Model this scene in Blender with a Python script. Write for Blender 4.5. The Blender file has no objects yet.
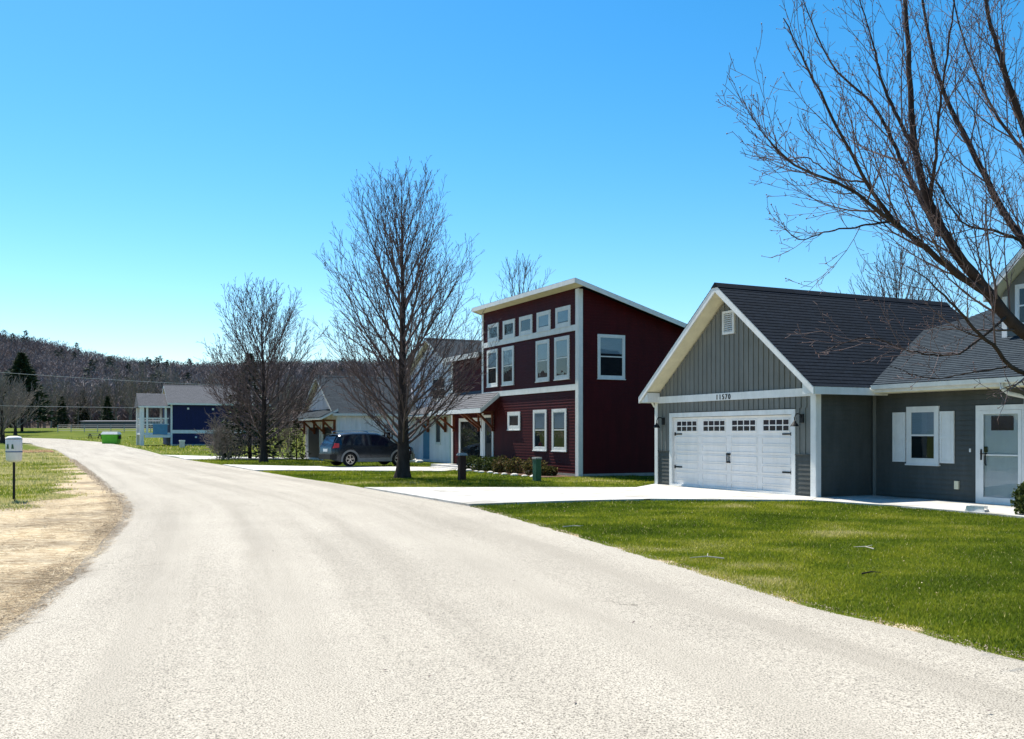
import bpy, math, random
import numpy as np
from mathutils import Vector
scene = bpy.context.scene
COL = scene.collection
R = math.radians
SUN_AZ, SUN_EL = -36.0, 57.0      # degrees from +Y towards +X

# ------------------------------------------------------------ camera, sky, sun, exposure
cam_d = bpy.data.cameras.new('camera'); cam = bpy.data.objects.new('camera', cam_d); COL.objects.link(cam)
cam.location = (0, 0, 1.6); cam.rotation_euler = (R(90), 0, 0)
cam_d.sensor_width = 36; cam_d.lens = 33.75; cam_d.shift_y = 0.063
cam_d.clip_start = 0.1; cam_d.clip_end = 6000
scene.camera = cam
w = bpy.data.worlds.new('World'); scene.world = w; w.use_nodes = True
nt = w.node_tree; bg = nt.nodes['Background']
sky = nt.nodes.new('ShaderNodeTexSky'); sky.sky_type = 'NISHITA'; sky.sun_disc = False
sky.sun_elevation = R(SUN_EL); sky.sun_rotation = R(SUN_AZ)
sky.air_density = 1.0; sky.dust_density = 0.3; sky.ozone_density = 3.0; sky.altitude = 200
hs = nt.nodes.new('ShaderNodeHueSaturation'); hs.inputs['Saturation'].default_value = 1.4; hs.inputs['Hue'].default_value = 0.492
nt.links.new(sky.outputs[0], hs.inputs['Color']); nt.links.new(hs.outputs[0], bg.inputs['Color'])
bg.inputs['Strength'].default_value = 0.094
sun_d = bpy.data.lights.new('sun', 'SUN'); sun = bpy.data.objects.new('sun', sun_d); COL.objects.link(sun)
sun_d.energy = 5.0; sun_d.angle = R(0.53); sun_d.color = (1.0, 0.95, 0.86)
sv = Vector((math.sin(R(SUN_AZ))*math.cos(R(SUN_EL)), math.cos(R(SUN_AZ))*math.cos(R(SUN_EL)), math.sin(R(SUN_EL))))
sun.rotation_euler = sv.to_track_quat('Z', 'Y').to_euler(); sun.location = (0, 0, 60)
vs = scene.view_settings; vs.view_transform = 'Standard'; vs.look = 'None'; vs.gamma = 1; vs.use_curve_mapping = False
vs.exposure = 0.95

# ------------------------------------------------------------ street frame: s along the fronts, d into the lots
TH = math.atan2(467, 960)
AX, AY = math.sin(TH), -math.cos(TH)
BX, BY = math.cos(TH), math.sin(TH)
RZ = math.atan2(AY, AX)
def W(s, d): return (s*AX + d*BX, s*AY + d*BY)
def ss(a, b, x):
    t = np.clip((x-a)/(b-a), 0, 1); return t*t*(3-2*t)
def Tz(X, Y): return 3*ss(120, 230, Y)

# ------------------------------------------------------------ tagging
def tag(o, label=None, cat=None, group=None, kind=None):
    if label: o['label'] = label
    if cat: o['category'] = cat
    if group: o['group'] = group
    if kind: o['kind'] = kind
    return o
def empty(name, loc, rz=0, label=None, cat=None, group=None):
    o = bpy.data.objects.new(name, None); COL.objects.link(o)
    o.location = loc; o.rotation_euler = (0, 0, rz); o.empty_display_size = .2
    return tag(o, label, cat, group)
def copy_tree(o, parent=None):
    c = o.copy(); COL.objects.link(c); c.parent = parent
    for ch in list(o.children): copy_tree(ch, c)
    return c

# ------------------------------------------------------------ materials
def mat(name, col, rough=.7, var=.12, vscale=3.0, bump=0, bscale=40, spec=.3, metal=0, col2=None, stretch=None, coords='Object', detail=5):
    m = bpy.data.materials.new(name); m.use_nodes = True
    n = m.node_tree.nodes; l = m.node_tree.links; b = n['Principled BSDF']
    b.inputs['Roughness'].default_value = rough; b.inputs['Specular IOR Level'].default_value = spec; b.inputs['Metallic'].default_value = metal
    tc = n.new('ShaderNodeTexCoord'); mp = n.new('ShaderNodeMapping'); l.new(tc.outputs[coords], mp.inputs[0])
    if stretch: mp.inputs['Scale'].default_value = stretch
    nz = n.new('ShaderNodeTexNoise'); nz.inputs['Scale'].default_value = vscale; nz.inputs['Detail'].default_value = detail; nz.inputs['Roughness'].default_value = .65
    l.new(mp.outputs[0], nz.inputs['Vector'])
    cr = n.new('ShaderNodeValToRGB'); l.new(nz.outputs['Fac'], cr.inputs[0])
    c2 = col2 or tuple(min(1, c*(1+var)) for c in col)
    c1 = col if col2 else tuple(c*(1-var) for c in col)
    cr.color_ramp.elements[0].position = .33; cr.color_ramp.elements[1].position = .67
    cr.color_ramp.elements[0].color = (*c1, 1); cr.color_ramp.elements[1].color = (*c2, 1)
    l.new(cr.outputs[0], b.inputs['Base Color'])
    if bump:
        n2 = n.new('ShaderNodeTexNoise'); n2.inputs['Scale'].default_value = bscale; n2.inputs['Detail'].default_value = 4
        l.new(mp.outputs[0], n2.inputs['Vector'])
        bp = n.new('ShaderNodeBump'); bp.inputs['Strength'].default_value = bump; bp.inputs['Distance'].default_value = .02
        l.new(n2.outputs['Fac'], bp.inputs['Height']); l.new(bp.outputs[0], b.inputs['Normal'])
    return m
def shingle_mat(name, c1, c2, c3):
    m = bpy.data.materials.new(name); m.use_nodes = True
    n = m.node_tree.nodes; l = m.node_tree.links; b = n['Principled BSDF']; b.inputs['Roughness'].default_value = .95; b.inputs['Specular IOR Level'].default_value = .1
    uv = n.new('ShaderNodeUVMap')
    br = n.new('ShaderNodeTexBrick'); br.inputs['Scale'].default_value = 1; br.inputs['Brick Width'].default_value = .33; br.inputs['Row Height'].default_value = .15
    br.inputs['Mortar Size'].default_value = .004; br.inputs['Color1'].default_value = (*c1, 1); br.inputs['Color2'].default_value = (*c2, 1); br.inputs['Mortar'].default_value = (*[x*.5 for x in c1], 1)
    l.new(uv.outputs[0], br.inputs['Vector'])
    nz = n.new('ShaderNodeTexNoise'); nz.inputs['Scale'].default_value = 9; nz.inputs['Detail'].default_value = 8; nz.inputs['Roughness'].default_value = .8
    l.new(uv.outputs[0], nz.inputs['Vector'])
    mx = n.new('ShaderNodeMix'); mx.data_type = 'RGBA'; mx.inputs['B'].default_value = (*c3, 1)
    cr = n.new('ShaderNodeValToRGB'); cr.color_ramp.elements[0].position = .45; cr.color_ramp.elements[1].position = .7
    l.new(nz.outputs['Fac'], cr.inputs[0]); l.new(cr.outputs[0], mx.inputs['Factor']); l.new(br.outputs['Color'], mx.inputs['A'])
    l.new(mx.outputs['Result'], b.inputs['Base Color'])
    return m
def glass_mat():
    m = bpy.data.materials.new('window_glass'); m.use_nodes = True
    n = m.node_tree.nodes; l = m.node_tree.links; out = n['Material Output']
    n.remove(n['Principled BSDF'])
    t = n.new('ShaderNodeBsdfTransparent'); t.inputs[0].default_value = (.75, .8, .82, 1)
    g = n.new('ShaderNodeBsdfGlossy'); g.inputs['Roughness'].default_value = .02; g.inputs['Color'].default_value = (.95, .97, 1, 1)
    nz = n.new('ShaderNodeTexNoise'); nz.inputs['Scale'].default_value = 1.3
    tc = n.new('ShaderNodeTexCoord'); l.new(tc.outputs['Object'], nz.inputs['Vector'])
    bp = n.new('ShaderNodeBump'); bp.inputs['Strength'].default_value = .06; bp.inputs['Distance'].default_value = .1
    l.new(nz.outputs['Fac'], bp.inputs['Height']); l.new(bp.outputs[0], g.inputs['Normal'])
    fr = n.new('ShaderNodeFresnel'); fr.inputs[0].default_value = 1.5
    ad = n.new('ShaderNodeMath'); ad.operation = 'MULTIPLY_ADD'; ad.inputs[1].default_value = .9; ad.inputs[2].default_value = .01
    l.new(fr.outputs[0], ad.inputs[0])
    ge = n.new('ShaderNodeNewGeometry'); iv = n.new('ShaderNodeMath'); iv.operation = 'SUBTRACT'; iv.inputs[0].default_value = 1; l.new(ge.outputs['Backfacing'], iv.inputs[1])
    fm = n.new('ShaderNodeMath'); fm.operation = 'MULTIPLY'; l.new(ad.outputs[0], fm.inputs[0]); l.new(iv.outputs[0], fm.inputs[1])
    mx = n.new('ShaderNodeMixShader'); l.new(fm.outputs[0], mx.inputs[0]); l.new(t.outputs[0], mx.inputs[1]); l.new(g.outputs[0], mx.inputs[2])
    l.new(mx.outputs[0], out.inputs[0]); return m
def attr_mat(name, stops, rough=.8, trans=.0, attr='tint', spec=.2):
    m = bpy.data.materials.new(name); m.use_nodes = True
    n = m.node_tree.nodes; l = m.node_tree.links; b = n['Principled BSDF']; b.inputs['Roughness'].default_value = rough; b.inputs['Specular IOR Level'].default_value = spec
    a = n.new('ShaderNodeAttribute'); a.attribute_name = attr
    cr = n.new('ShaderNodeValToRGB'); l.new(a.outputs['Fac'], cr.inputs[0])
    cr.color_ramp.elements[0].position = stops[0][0]; cr.color_ramp.elements[0].color = (*stops[0][1], 1)
    cr.color_ramp.elements[1].position = stops[-1][0]; cr.color_ramp.elements[1].color = (*stops[-1][1], 1)
    for p, c in stops[1:-1]:
        e = cr.color_ramp.elements.new(p); e.color = (*c, 1)
    l.new(cr.outputs[0], b.inputs['Base Color'])
    if trans:
        tr = n.new('ShaderNodeBsdfTranslucent'); l.new(cr.outputs[0], tr.inputs['Color'])
        mx = n.new('ShaderNodeMixShader'); mx.inputs[0].default_value = trans
        l.new(b.outputs[0], mx.inputs[1]); l.new(tr.outputs[0], mx.inputs[2]); l.new(mx.outputs[0], n['Material Output'].inputs[0])
    return m
M = dict(
 white=mat('white_vinyl_trim', (.74, .74, .72), .5, .05, 4),
 white_wall=mat('white_siding', (.87, .83, .86), .6, .04, 2),
 soffit=mat('cream_soffit', (.76, .70, .50), .6, .04, 4),
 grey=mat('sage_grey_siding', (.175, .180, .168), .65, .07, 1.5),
 grey_lap_shade=mat('sage_grey_lap_shade', (.074, .078, .073), .6, .08, 1.5),  # batten paint again, with the shade of the walls put into the colour
 red=mat('barn_red_siding', (.060, .0028, .0038), .65, .1, 1.5, spec=.18),
 navy=mat('navy_siding', (.009, .011, .072), .65, .1, 1.0),
 brown=mat('stained_timber', (.16, .045, .02), .7, .25, 6, stretch=(1, 1, 6)),
 dark_timber=mat('dark_brown_post', (.045, .018, .012), .7, .25, 6),
 dark=mat('dark_interior', (.008, .009, .011), .8, .3, 2),
 darkdoor=mat('dark_door', (.012, .012, .014), .5, .2, 2),
 blind=mat('sky_tinted_blind', (.42, .48, .54), .7, .1, 2, stretch=(1, 1, 40)),  # blue tint in the blind colour stands for sky reflected in the panes
 curtain=mat('blue_grey_curtain', (.10, .14, .25), .8, .3, 5, stretch=(8, 8, 1)),
 door=mat('white_panel_door', (.80, .77, .74), .45, .03, 3),
 metal=mat('galvanised_metal', (.45, .46, .47), .4, .15, 8, metal=.8),
 black=mat('black_metal', (.008, .008, .008), .6, .2, 10),
 concrete=mat('pale_concrete', (.50, .49, .465), .9, .10, .8, .3, 60),
 found=mat('concrete_foundation', (.30, .30, .28), .95, .15, 3, .3, 30),
 shingle=shingle_mat('charcoal_shingle', (.0040, .0080, .0135), (.0078, .0132, .0215), (.0140, .0225, .036)),
 shingle2=shingle_mat('weathered_grey_shingle', (.022, .031, .041), (.035, .047, .058), (.057, .073, .086)),
 shingle3=shingle_mat('light_grey_shingle', (.085, .088, .097), (.115, .118, .13), (.16, .16, .17)),
 glass=glass_mat(),
 bark=mat('dark_bark', (.045, .033, .029), .95, .35, 6, .8, 25, stretch=(1, 1, .35), spec=.1),
 twig=mat('twig_bark', (.11, .078, .075), .75, .3, 3, spec=.25),
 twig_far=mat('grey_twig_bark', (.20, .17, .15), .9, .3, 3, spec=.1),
 green_box=mat('green_utility_paint', (.03, .10, .055), .5, .1, 6),
 green_bin=mat('bright_green_steel', (.10, .42, .02), .45, .1, 2),
 teal=mat('teal_panel', (.10, .24, .36), .6, .1, 2),
 post_grey=mat('weathered_post', (.35, .34, .32), .8, .2, 5),
 rubber=mat('tyre_rubber', (.015, .015, .016), .85, .2, 8),
 chrome=mat('alloy', (.6, .6, .62), .25, .05, 5, metal=1),
 cladding=mat('grey_cladding', (.22, .22, .215), .5, .08, 4),
 carpaint=mat('dark_metallic_paint', (.022, .030, .042), .22, .1, 2, spec=.8, metal=.55),
 carglass=mat('tinted_glass', (.006, .010, .022), .06, .1, 2, spec=.9),
 redlamp=mat('red_lamp_lens', (.45, .015, .01), .2, .1, 6, spec=.7),
 headlamp=mat('clear_lamp_lens', (.75, .78, .8), .15, .1, 6, spec=.8),
 stone=mat('pale_stone', (.62, .60, .55), .9, .2, 8, .3, 20),
 mulch=mat('brown_mulch', (.10, .055, .035), 1, .4, 18, .8, 40),
 rust=mat('red_brown_groundcover', (.19, .075, .045), 1, .35, 4, .8, 15),
 wire=mat('pale_wire', (.40, .38, .36), .5, .05, 1),
 shed=mat('pale_grey_cladding', (.10, .105, .125), .7, .08, .4, stretch=(6, 6, 1)),
)

def weather(m, amt, sc=(1.5, 1.5, .25)):
    n = m.node_tree.nodes; l = m.node_tree.links; b = n['Principled BSDF']; src = b.inputs['Base Color'].links[0].from_socket
    tc = n.new('ShaderNodeTexCoord'); mp = n.new('ShaderNodeMapping'); mp.inputs['Scale'].default_value = sc; l.new(tc.outputs['Object'], mp.inputs[0])
    st = n.new('ShaderNodeTexNoise'); st.inputs['Scale'].default_value = 2.2; st.inputs['Detail'].default_value = 9; st.inputs['Roughness'].default_value = .75; l.new(mp.outputs[0], st.inputs['Vector'])
    cr = n.new('ShaderNodeValToRGB'); cr.color_ramp.elements[0].position = .35; cr.color_ramp.elements[0].color = (1-amt, 1-amt, 1-amt*1.1, 1); cr.color_ramp.elements[1].position = .62; l.new(st.outputs['Fac'], cr.inputs[0])
    x = n.new('ShaderNodeMix'); x.data_type = 'RGBA'; x.blend_type = 'MULTIPLY'; x.inputs['Factor'].default_value = 1; l.new(src, x.inputs['A']); l.new(cr.outputs[0], x.inputs['B']); l.new(x.outputs['Result'], b.inputs['Base Color'])
for k_, a_ in (('white', .12), ('white_wall', .12), ('grey', .2), ('grey_lap_shade', .25), ('red', .3), ('navy', .25), ('door', .10), ('soffit', .12)): weather(M[k_], a_)
def add_joints(m, w_, h_, rot):
    n = m.node_tree.nodes; l = m.node_tree.links; b = n['Principled BSDF']; src = b.inputs['Base Color'].links[0].from_socket
    tc = n.new('ShaderNodeTexCoord'); mp = n.new('ShaderNodeMapping'); mp.inputs['Rotation'].default_value = (0, 0, rot); l.new(tc.outputs['Object'], mp.inputs[0])
    br = n.new('ShaderNodeTexBrick'); br.offset = 0; br.inputs['Scale'].default_value = 1; br.inputs['Brick Width'].default_value = w_; br.inputs['Row Height'].default_value = h_; br.inputs['Mortar Size'].default_value = .012
    br.inputs['Color1'].default_value = (1, 1, 1, 1); br.inputs['Color2'].default_value = (.90, .90, .89, 1); br.inputs['Mortar'].default_value = (.25, .24, .22, 1); l.new(mp.outputs[0], br.inputs['Vector'])
    st = n.new('ShaderNodeTexNoise'); st.inputs['Scale'].default_value = .9; st.inputs['Detail'].default_value = 9; st.inputs['Roughness'].default_value = .7; l.new(tc.outputs['Object'], st.inputs['Vector'])
    cr = n.new('ShaderNodeValToRGB'); cr.color_ramp.elements[0].position = .38; cr.color_ramp.elements[0].color = (.66, .64, .60, 1); cr.color_ramp.elements[1].position = .52; l.new(st.outputs['Fac'], cr.inputs[0])
    x = n.new('ShaderNodeMix'); x.data_type = 'RGBA'; x.blend_type = 'MULTIPLY'; x.inputs['Factor'].default_value = 1; l.new(src, x.inputs['A']); l.new(br.outputs['Color'], x.inputs['B'])
    y = n.new('ShaderNodeMix'); y.data_type = 'RGBA'; y.blend_type = 'MULTIPLY'; y.inputs['Factor'].default_value = 1; l.new(x.outputs['Result'], y.inputs['A']); l.new(cr.outputs[0], y.inputs['B'])
    l.new(y.outputs['Result'], b.inputs['Base Color'])
add_joints(M['concrete'], 2.4, 2.4, -RZ)
# ------------------------------------------------------------ mesh builder in the street frame
class MB:
    def __init__(self, off=(0, 0)):
        self.v = []; self.f = []; self.uv = {}; self.off = off
    def pt(self, p): self.v.append((p[0]-self.off[0], p[1]-self.off[1], p[2])); return len(self.v)-1
    def poly(self, pts, uvs=None):
        ids = [self.pt(p) for p in pts]; self.f.append(ids)
        if uvs: self.uv[len(self.f)-1] = uvs
    def box(self, x0, x1, y0, y1, z0, z1):
        if x0 > x1: x0, x1 = x1, x0
        if y0 > y1: y0, y1 = y1, y0
        if z0 > z1: z0, z1 = z1, z0
        i = [self.pt(p) for p in ((x0,y0,z0),(x1,y0,z0),(x1,y1,z0),(x0,y1,z0),(x0,y0,z1),(x1,y0,z1),(x1,y1,z1),(x0,y1,z1))]
        for q in ((0,3,2,1),(4,5,6,7),(0,1,5,4),(1,2,6,5),(2,3,7,6),(3,0,4,7)): self.f.append([i[k] for k in q])
        return self
    def hexa(self, bot, top):
        i = [self.pt(p) for p in bot] + [self.pt(p) for p in top]; n = len(bot)
        self.f.append([i[k] for k in range(n-1, -1, -1)]); self.f.append([i[n+k] for k in range(n)])
        for k in range(n): self.f.append([i[k], i[(k+1) % n], i[n+(k+1) % n], i[n+k]])
        return self
    def bar(self, a, b, w, h=None):
        a = Vector(a); b = Vector(b); h = h or w; d = (b-a).normalized()
        up = Vector((0, 0, 1)) if abs(d.z) < .9 else Vector((1, 0, 0))
        x = d.cross(up).normalized()*w/2; y = x.cross(d).normalized()*h/2
        self.hexa([a-x-y, a+x-y, a+x+y, a-x+y], [b-x-y, b+x-y, b+x+y, b-x+y]); return self
    def tube(self, pts, r, n=8, cap=True):
        pts = [Vector(p) for p in pts]; rings = []
        rr = r if isinstance(r, (list, tuple)) else [r]*len(pts)
        for k, p in enumerate(pts):
            d = (pts[min(k+1, len(pts)-1)] - pts[max(k-1, 0)]).normalized()
            up = Vector((0, 0, 1)) if abs(d.z) < .9 else Vector((1, 0, 0))
            x = d.cross(up).normalized(); y = x.cross(d).normalized()
            rings.append([self.pt(p + (x*math.cos(t)+y*math.sin(t))*rr[k]) for t in [2*math.pi*j/n for j in range(n)]])
        for k in range(len(rings)-1):
            for j in range(n): self.f.append([rings[k][j], rings[k][(j+1) % n], rings[k+1][(j+1) % n], rings[k+1][j]])
        if cap: self.f.append(rings[0][::-1]); self.f.append(rings[-1])
        return self
    def build(self, name, m, parent=None, smooth=False):
        me = bpy.data.meshes.new(name); me.from_pydata(self.v, [], self.f)
        if self.uv:
            ul = me.uv_layers.new(name='UVMap')
            for p in me.polygons:
                if p.index in self.uv:
                    for li, q in zip(p.loop_indices, self.uv[p.index]): ul.data[li].uv = q
        me.materials.append(m)
        if smooth:
            for p in me.polygons: p.use_smooth = True
        me.update(); o = bpy.data.objects.new(name, me); COL.objects.link(o)
        if parent: o.parent = parent
        return o
def clip(poly, axis, val, keep_greater):
    out = []
    for i in range(len(poly)):
        a = poly[i]; b = poly[(i+1) % len(poly)]
        ia = (a[axis] >= val) if keep_greater else (a[axis] <= val); ib = (b[axis] >= val) if keep_greater else (b[axis] <= val)
        if ia: out.append(a)
        if ia != ib:
            t = (val-a[axis])/(b[axis]-a[axis]); out.append((a[0]+t*(b[0]-a[0]), a[1]+t*(b[1]-a[1])))
    return out
def lap(mb, poly, o, U, V, N, expo, proud, base=0):
    """courses of siding or shingles over polygon (u,v); rows really overlap"""
    o, U, V, N = map(Vector, (o, U, V, N))
    v0 = min(p[1] for p in poly); v1 = max(p[1] for p in poly); k = 0
    while v0+k*expo < v1-1e-6:
        a = v0+k*expo; b = min(a+expo, v1); k += 1
        q = clip(clip(poly, 1, a, True), 1, b, False)
        if len(q) < 3: continue
        def P(u, v, pr): return o+U*u+V*v+N*(base+pr)
        mb.poly([P(u, v, proud*(1-(v-a)/expo)) for u, v in q], [(u, v) for u, v in q])
        us = [u for u, v in q if abs(v-a) < 1e-5]
        if len(us) >= 2:
            u0, u1 = min(us), max(us)
            mb.poly([P(u0, a, 0), P(u1, a, 0), P(u1, a, proud), P(u0, a, proud)], [(u0, a), (u1, a), (u1, a), (u0, a)])
    return mb
def battens(mb, poly, o, U, V, N, step=.2, w=.035, h=.022, base=0):
    o, U, V, N = map(Vector, (o, U, V, N))
    def P(u, v, pr): return o+U*u+V*v+N*(base+pr)
    mb.poly([P(u, v, 0) for u, v in poly])
    u0 = min(p[0] for p in poly); u1 = max(p[0] for p in poly); u = u0+step*.6
    while u < u1:
        q = clip(clip(poly, 0, u-w/2, True), 0, u+w/2, False)
        if len(q) >= 3:
            n = len(q)
            mb.poly([P(a, b, h) for a, b in q])
            for i in range(n):
                a, b = q[i], q[(i+1) % n]
                mb.poly([P(*a, 0), P(*b, 0), P(*b, h), P(*a, h)])
        u += step
    return mb
class Face:      # a wall face: u runs along it, n points out of it
    def __init__(s, axis, pos, off): s.axis = axis; s.pos = pos; s.off = off
    def mb(s): return MB(s.off)
    def box(s, mb, u0, u1, z0, z1, n0, n1):
        if s.axis == 'front': mb.box(u0, u1, s.pos-n1, s.pos-n0, z0, z1)
        elif s.axis == 'right': mb.box(s.pos+n0, s.pos+n1, u0, u1, z0, z1)
        else: mb.box(s.pos-n1, s.pos-n0, u0, u1, z0, z1)
    def frame4(s, mb, u0, u1, z0, z1, w, n0, n1):
        s.box(mb, u0, u0+w, z0, z1, n0, n1); s.box(mb, u1-w, u1, z0, z1, n0, n1)
        s.box(mb, u0+w, u1-w, z1-w, z1, n0, n1); s.box(mb, u0+w, u1-w, z0, z0+w, n0, n1)
    def axes(s):
        return dict(front=((0, s.pos, 0), (1, 0, 0), (0, 0, 1), (0, -1, 0)), right=((s.pos, 0, 0), (0, 1, 0), (0, 0, 1), (1, 0, 0)),
                    left=((s.pos, 0, 0), (0, 1, 0), (0, 0, 1), (-1, 0, 0)))[s.axis]
def window(face, parent, u0, u1, z0, z1, trim=.09, double=True, blind=.0, blind_mat='blind', back='dark', grid=False, label=None):
    m = face.mb(); face.frame4(m, u0, u1, z0, z1, trim, .001, .045)
    face.box(m, u0-.02, u1+.02, z0-.035, z0-.001, .001, .07)
    fr = m.build('window', M['white'], parent)
    if label: fr['label'] = label
    a, b, c, d = u0+trim+.001, u1-trim-.001, z0+trim+.001, z1-trim-.001
    m = face.mb(); face.frame4(m, a, b, c, d, .03, .016, .036)
    if double: face.box(m, a+.031, b-.031, (c+d)/2-.02, (c+d)/2+.02, .016, .038)
    if grid:
        face.box(m, (a+b)/2-.01, (a+b)/2+.01, c+.031, d-.031, .020, .034)
    m.build('sash', M['white'], fr)
    m = face.mb(); face.box(m, a+.031, b-.031, c+.031, d-.031, .0225, .024); m.build('interior', M[back], fr)
    if blind > 0:
        m = face.mb(); face.box(m, a+.04, b-.04, d-.031-(d-c-.062)*blind, d-.032, .0242, .0255); m.build('blind', M[blind_mat], fr)
    m = face.mb(); n0 = .0275
    face.box(m, a+.028, b-.028, c+.028, d-.028, n0, n0+.002)
    m.build('pane', M['glass'], fr); return fr
def gable_roof(root, off, s_mid, half, z_ridge, slope, d0, d1, mat_sh, parent_extra=None, th=.16, name='roof', left=True, right=True, ridge_cap=True):
    """ridge along d; shingled slopes with white rake boards and soffit"""
    z_eave = z_ridge-slope*half; L = math.hypot(half, slope*half)
    rf = MB(off)
    for sg, on in ((-1, left), (1, right)):
        V = Vector((-sg*half, 0, slope*half)).normalized(); N = Vector((sg*slope, 0, 1)).normalized()
        lap(rf, [(d0-.03, 0), (d1+.03, 0), (d1+.03, L), (d0-.03, L)], (s_mid+sg*half, 0, z_eave), (0, 1, 0), V, N, .15, .008, .004)
    if ridge_cap:
        rf.hexa([(s_mid-.16, d0-.03, z_ridge-.16*slope+.03), (s_mid+.16, d0-.03, z_ridge-.16*slope+.03), (s_mid, d0-.03, z_ridge+.05)],
                [(s_mid-.16, d1+.03, z_ridge-.16*slope+.03), (s_mid+.16, d1+.03, z_ridge-.16*slope+.03), (s_mid, d1+.03, z_ridge+.05)])
    r = rf.build(name, mat_sh, root)
    so = MB(off)
    for sg in (-1, 1):
        x0, x1 = s_mid, s_mid+sg*half
        so.hexa([(x0, d0+.02, z_ridge-th), (x1, d0+.02, z_eave-th), (x1, d0+.02, z_eave), (x0, d0+.02, z_ridge)],
                [(x0, d1-.02, z_ridge-th), (x1, d1-.02, z_eave-th), (x1, d1-.02, z_eave), (x0, d1-.02, z_ridge)])
    so.build('soffit', M['soffit'], r)
    fa = MB(off)
    for sg in (-1, 1):
        x0, x1 = s_mid, s_mid+sg*half
        for da, db in ((d0-.02, d0+.018), (d1-.018, d1+.02)):
            fa.hexa([(x0, da, z_ridge-th-.05), (x1, da, z_eave-th-.03), (x1, da, z_eave-.002), (x0, da, z_ridge-.002)],
                    [(x0, db, z_ridge-th-.05), (x1, db, z_eave-th-.03), (x1, db, z_eave-.002), (x0, db, z_ridge-.002)])
        fa.box(x1+sg*.002, x1+sg*.03, d0+.022, d1-.022, z_eave-th-.02, z_eave-.004)
    fa.build('fascia', M['white'], r)
    return r
def place(name, s0, d0, label, cat, group=None, dz=0):
    x, y = W(s0, d0); return empty(name, (x, y, float(Tz(x, y))+dz), RZ, label, cat, group)

# ------------------------------------------------------------ fast mesh from arrays
def np_mesh(name, V, F, m, parent=None, tint=None, smooth=False, loc=None):
    V = np.asarray(V, dtype=np.float32); F = np.asarray(F, dtype=np.int32); k = F.shape[1]
    me = bpy.data.meshes.new(name); me.vertices.add(len(V)); me.vertices.foreach_set('co', V.ravel())
    me.loops.add(F.size); me.loops.foreach_set('vertex_index', F.ravel())
    me.polygons.add(len(F)); me.polygons.foreach_set('loop_start', np.arange(0, F.size, k, dtype=np.int32)); me.polygons.foreach_set('loop_total', np.full(len(F), k, dtype=np.int32))
    if tint is not None:
        at = me.attributes.new('tint', 'FLOAT', 'POINT'); at.data.foreach_set('value', np.asarray(tint, dtype=np.float32))
    if smooth: me.polygons.foreach_set('use_smooth', np.ones(len(F), dtype=bool))
    me.materials.append(m); me.update(calc_edges=True); me.validate()
    o = bpy.data.objects.new(name, me); COL.objects.link(o)
    if parent: o.parent = parent
    if loc: o.location = loc
    return o

# ------------------------------------------------------------ road edges (metres, ground plan)
LE = [(-1, -8), (-2.4, 0), (-3.4, 4.5), (-4.24, 7.95), (-4.97, 10.55), (-6.18, 14.4), (-7.35, 17.9), (-8.55, 21.05), (-10.64, 25.6), (-15.18, 34.95), (-24.99, 54.9), (-45.72, 96.05), (-69.6, 138.6), (-79.9, 149.7), (-150, 161), (-200, 166)]
RE = [(14, -8), (7.2, 0), (4.5, 4.6), (3.63, 6.8), (3.21, 7.95), (2.73, 9.1), (2.18, 11.15), (1.29, 14.1), (.49, 16.9), (-.81, 21.05), (-4.08, 27.95), (-5.75, 31.35), (-7.72, 34.95), (-10.99, 41.55), (-14.68, 49.1), (-19.88, 59.1), (-26.15, 72.15), (-36.72, 96.05), (-52.12, 128.95), (-60.92, 143.7), (-74.6, 158.4), (-87.2, 163.5), (-150, 166)]
def edge(E, y):
    return np.interp(y, [p[1] for p in E], [p[0] for p in E])
rs = np.random.RandomState(7)
def vnoise(x, y, sc, seed=0):
    """smooth value noise in plan"""
    r = np.random.RandomState(seed).rand(256, 256); x = np.asarray(x)/sc+1000; y = np.asarray(y)/sc+1000
    xi = np.floor(x).astype(int); yi = np.floor(y).astype(int); fx = x-xi; fy = y-yi; fx = fx*fx*(3-2*fx); fy = fy*fy*(3-2*fy)
    g = lambda a, b: r[a % 256, b % 256]
    return (g(xi, yi)*(1-fx)+g(xi+1, yi)*fx)*(1-fy)+(g(xi, yi+1)*(1-fx)+g(xi+1, yi+1)*fx)*fy

# ------------------------------------------------------------ ground sheet
def sand_mask(X, Y):
    dl = edge(LE, Y)-X + (vnoise(X, Y, 1.1, 3)-.5)*1.2 + (vnoise(X, Y, .35, 4)-.5)*.5
    wid = np.interp(Y, [17, 20, 25, 35, 60, 100], [3.2, 2.1, 1.4, .9, .4, .15])
    m = np.clip((wid-dl)/.9+.5, 0, 1)
    near = np.clip((20.6+(vnoise(X, Y, 2.5, 5)-.5)*3-Y)/2.2+.5, 0, 1)
    left = (X < edge(LE, Y)+.8)
    a = np.where(left, np.maximum(m, near), 0)
    dr = X-edge(RE, Y) + (vnoise(X, Y, .5, 6)-.5)*.5
    b = np.where((X > edge(RE, Y)-.5) & (Y < 23), np.clip((.14-dr)/.2, 0, 1)*.75, 0)
    return np.maximum(a, b)
def grid_mesh(name, xs, ys, zf, m, maskf=None):
    X, Y = np.meshgrid(xs, ys); Z = zf(X, Y); V = np.stack([X, Y, Z], -1).reshape(-1, 3)
    nx, ny = len(xs), len(ys); i = np.arange(nx*ny).reshape(ny, nx)
    F = np.stack([i[:-1, :-1], i[:-1, 1:], i[1:, 1:], i[1:, :-1]], -1).reshape(-1, 4)
    return np_mesh(name, V, F, m, tint=(maskf(X, Y).ravel() if maskf else None), smooth=True)
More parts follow.
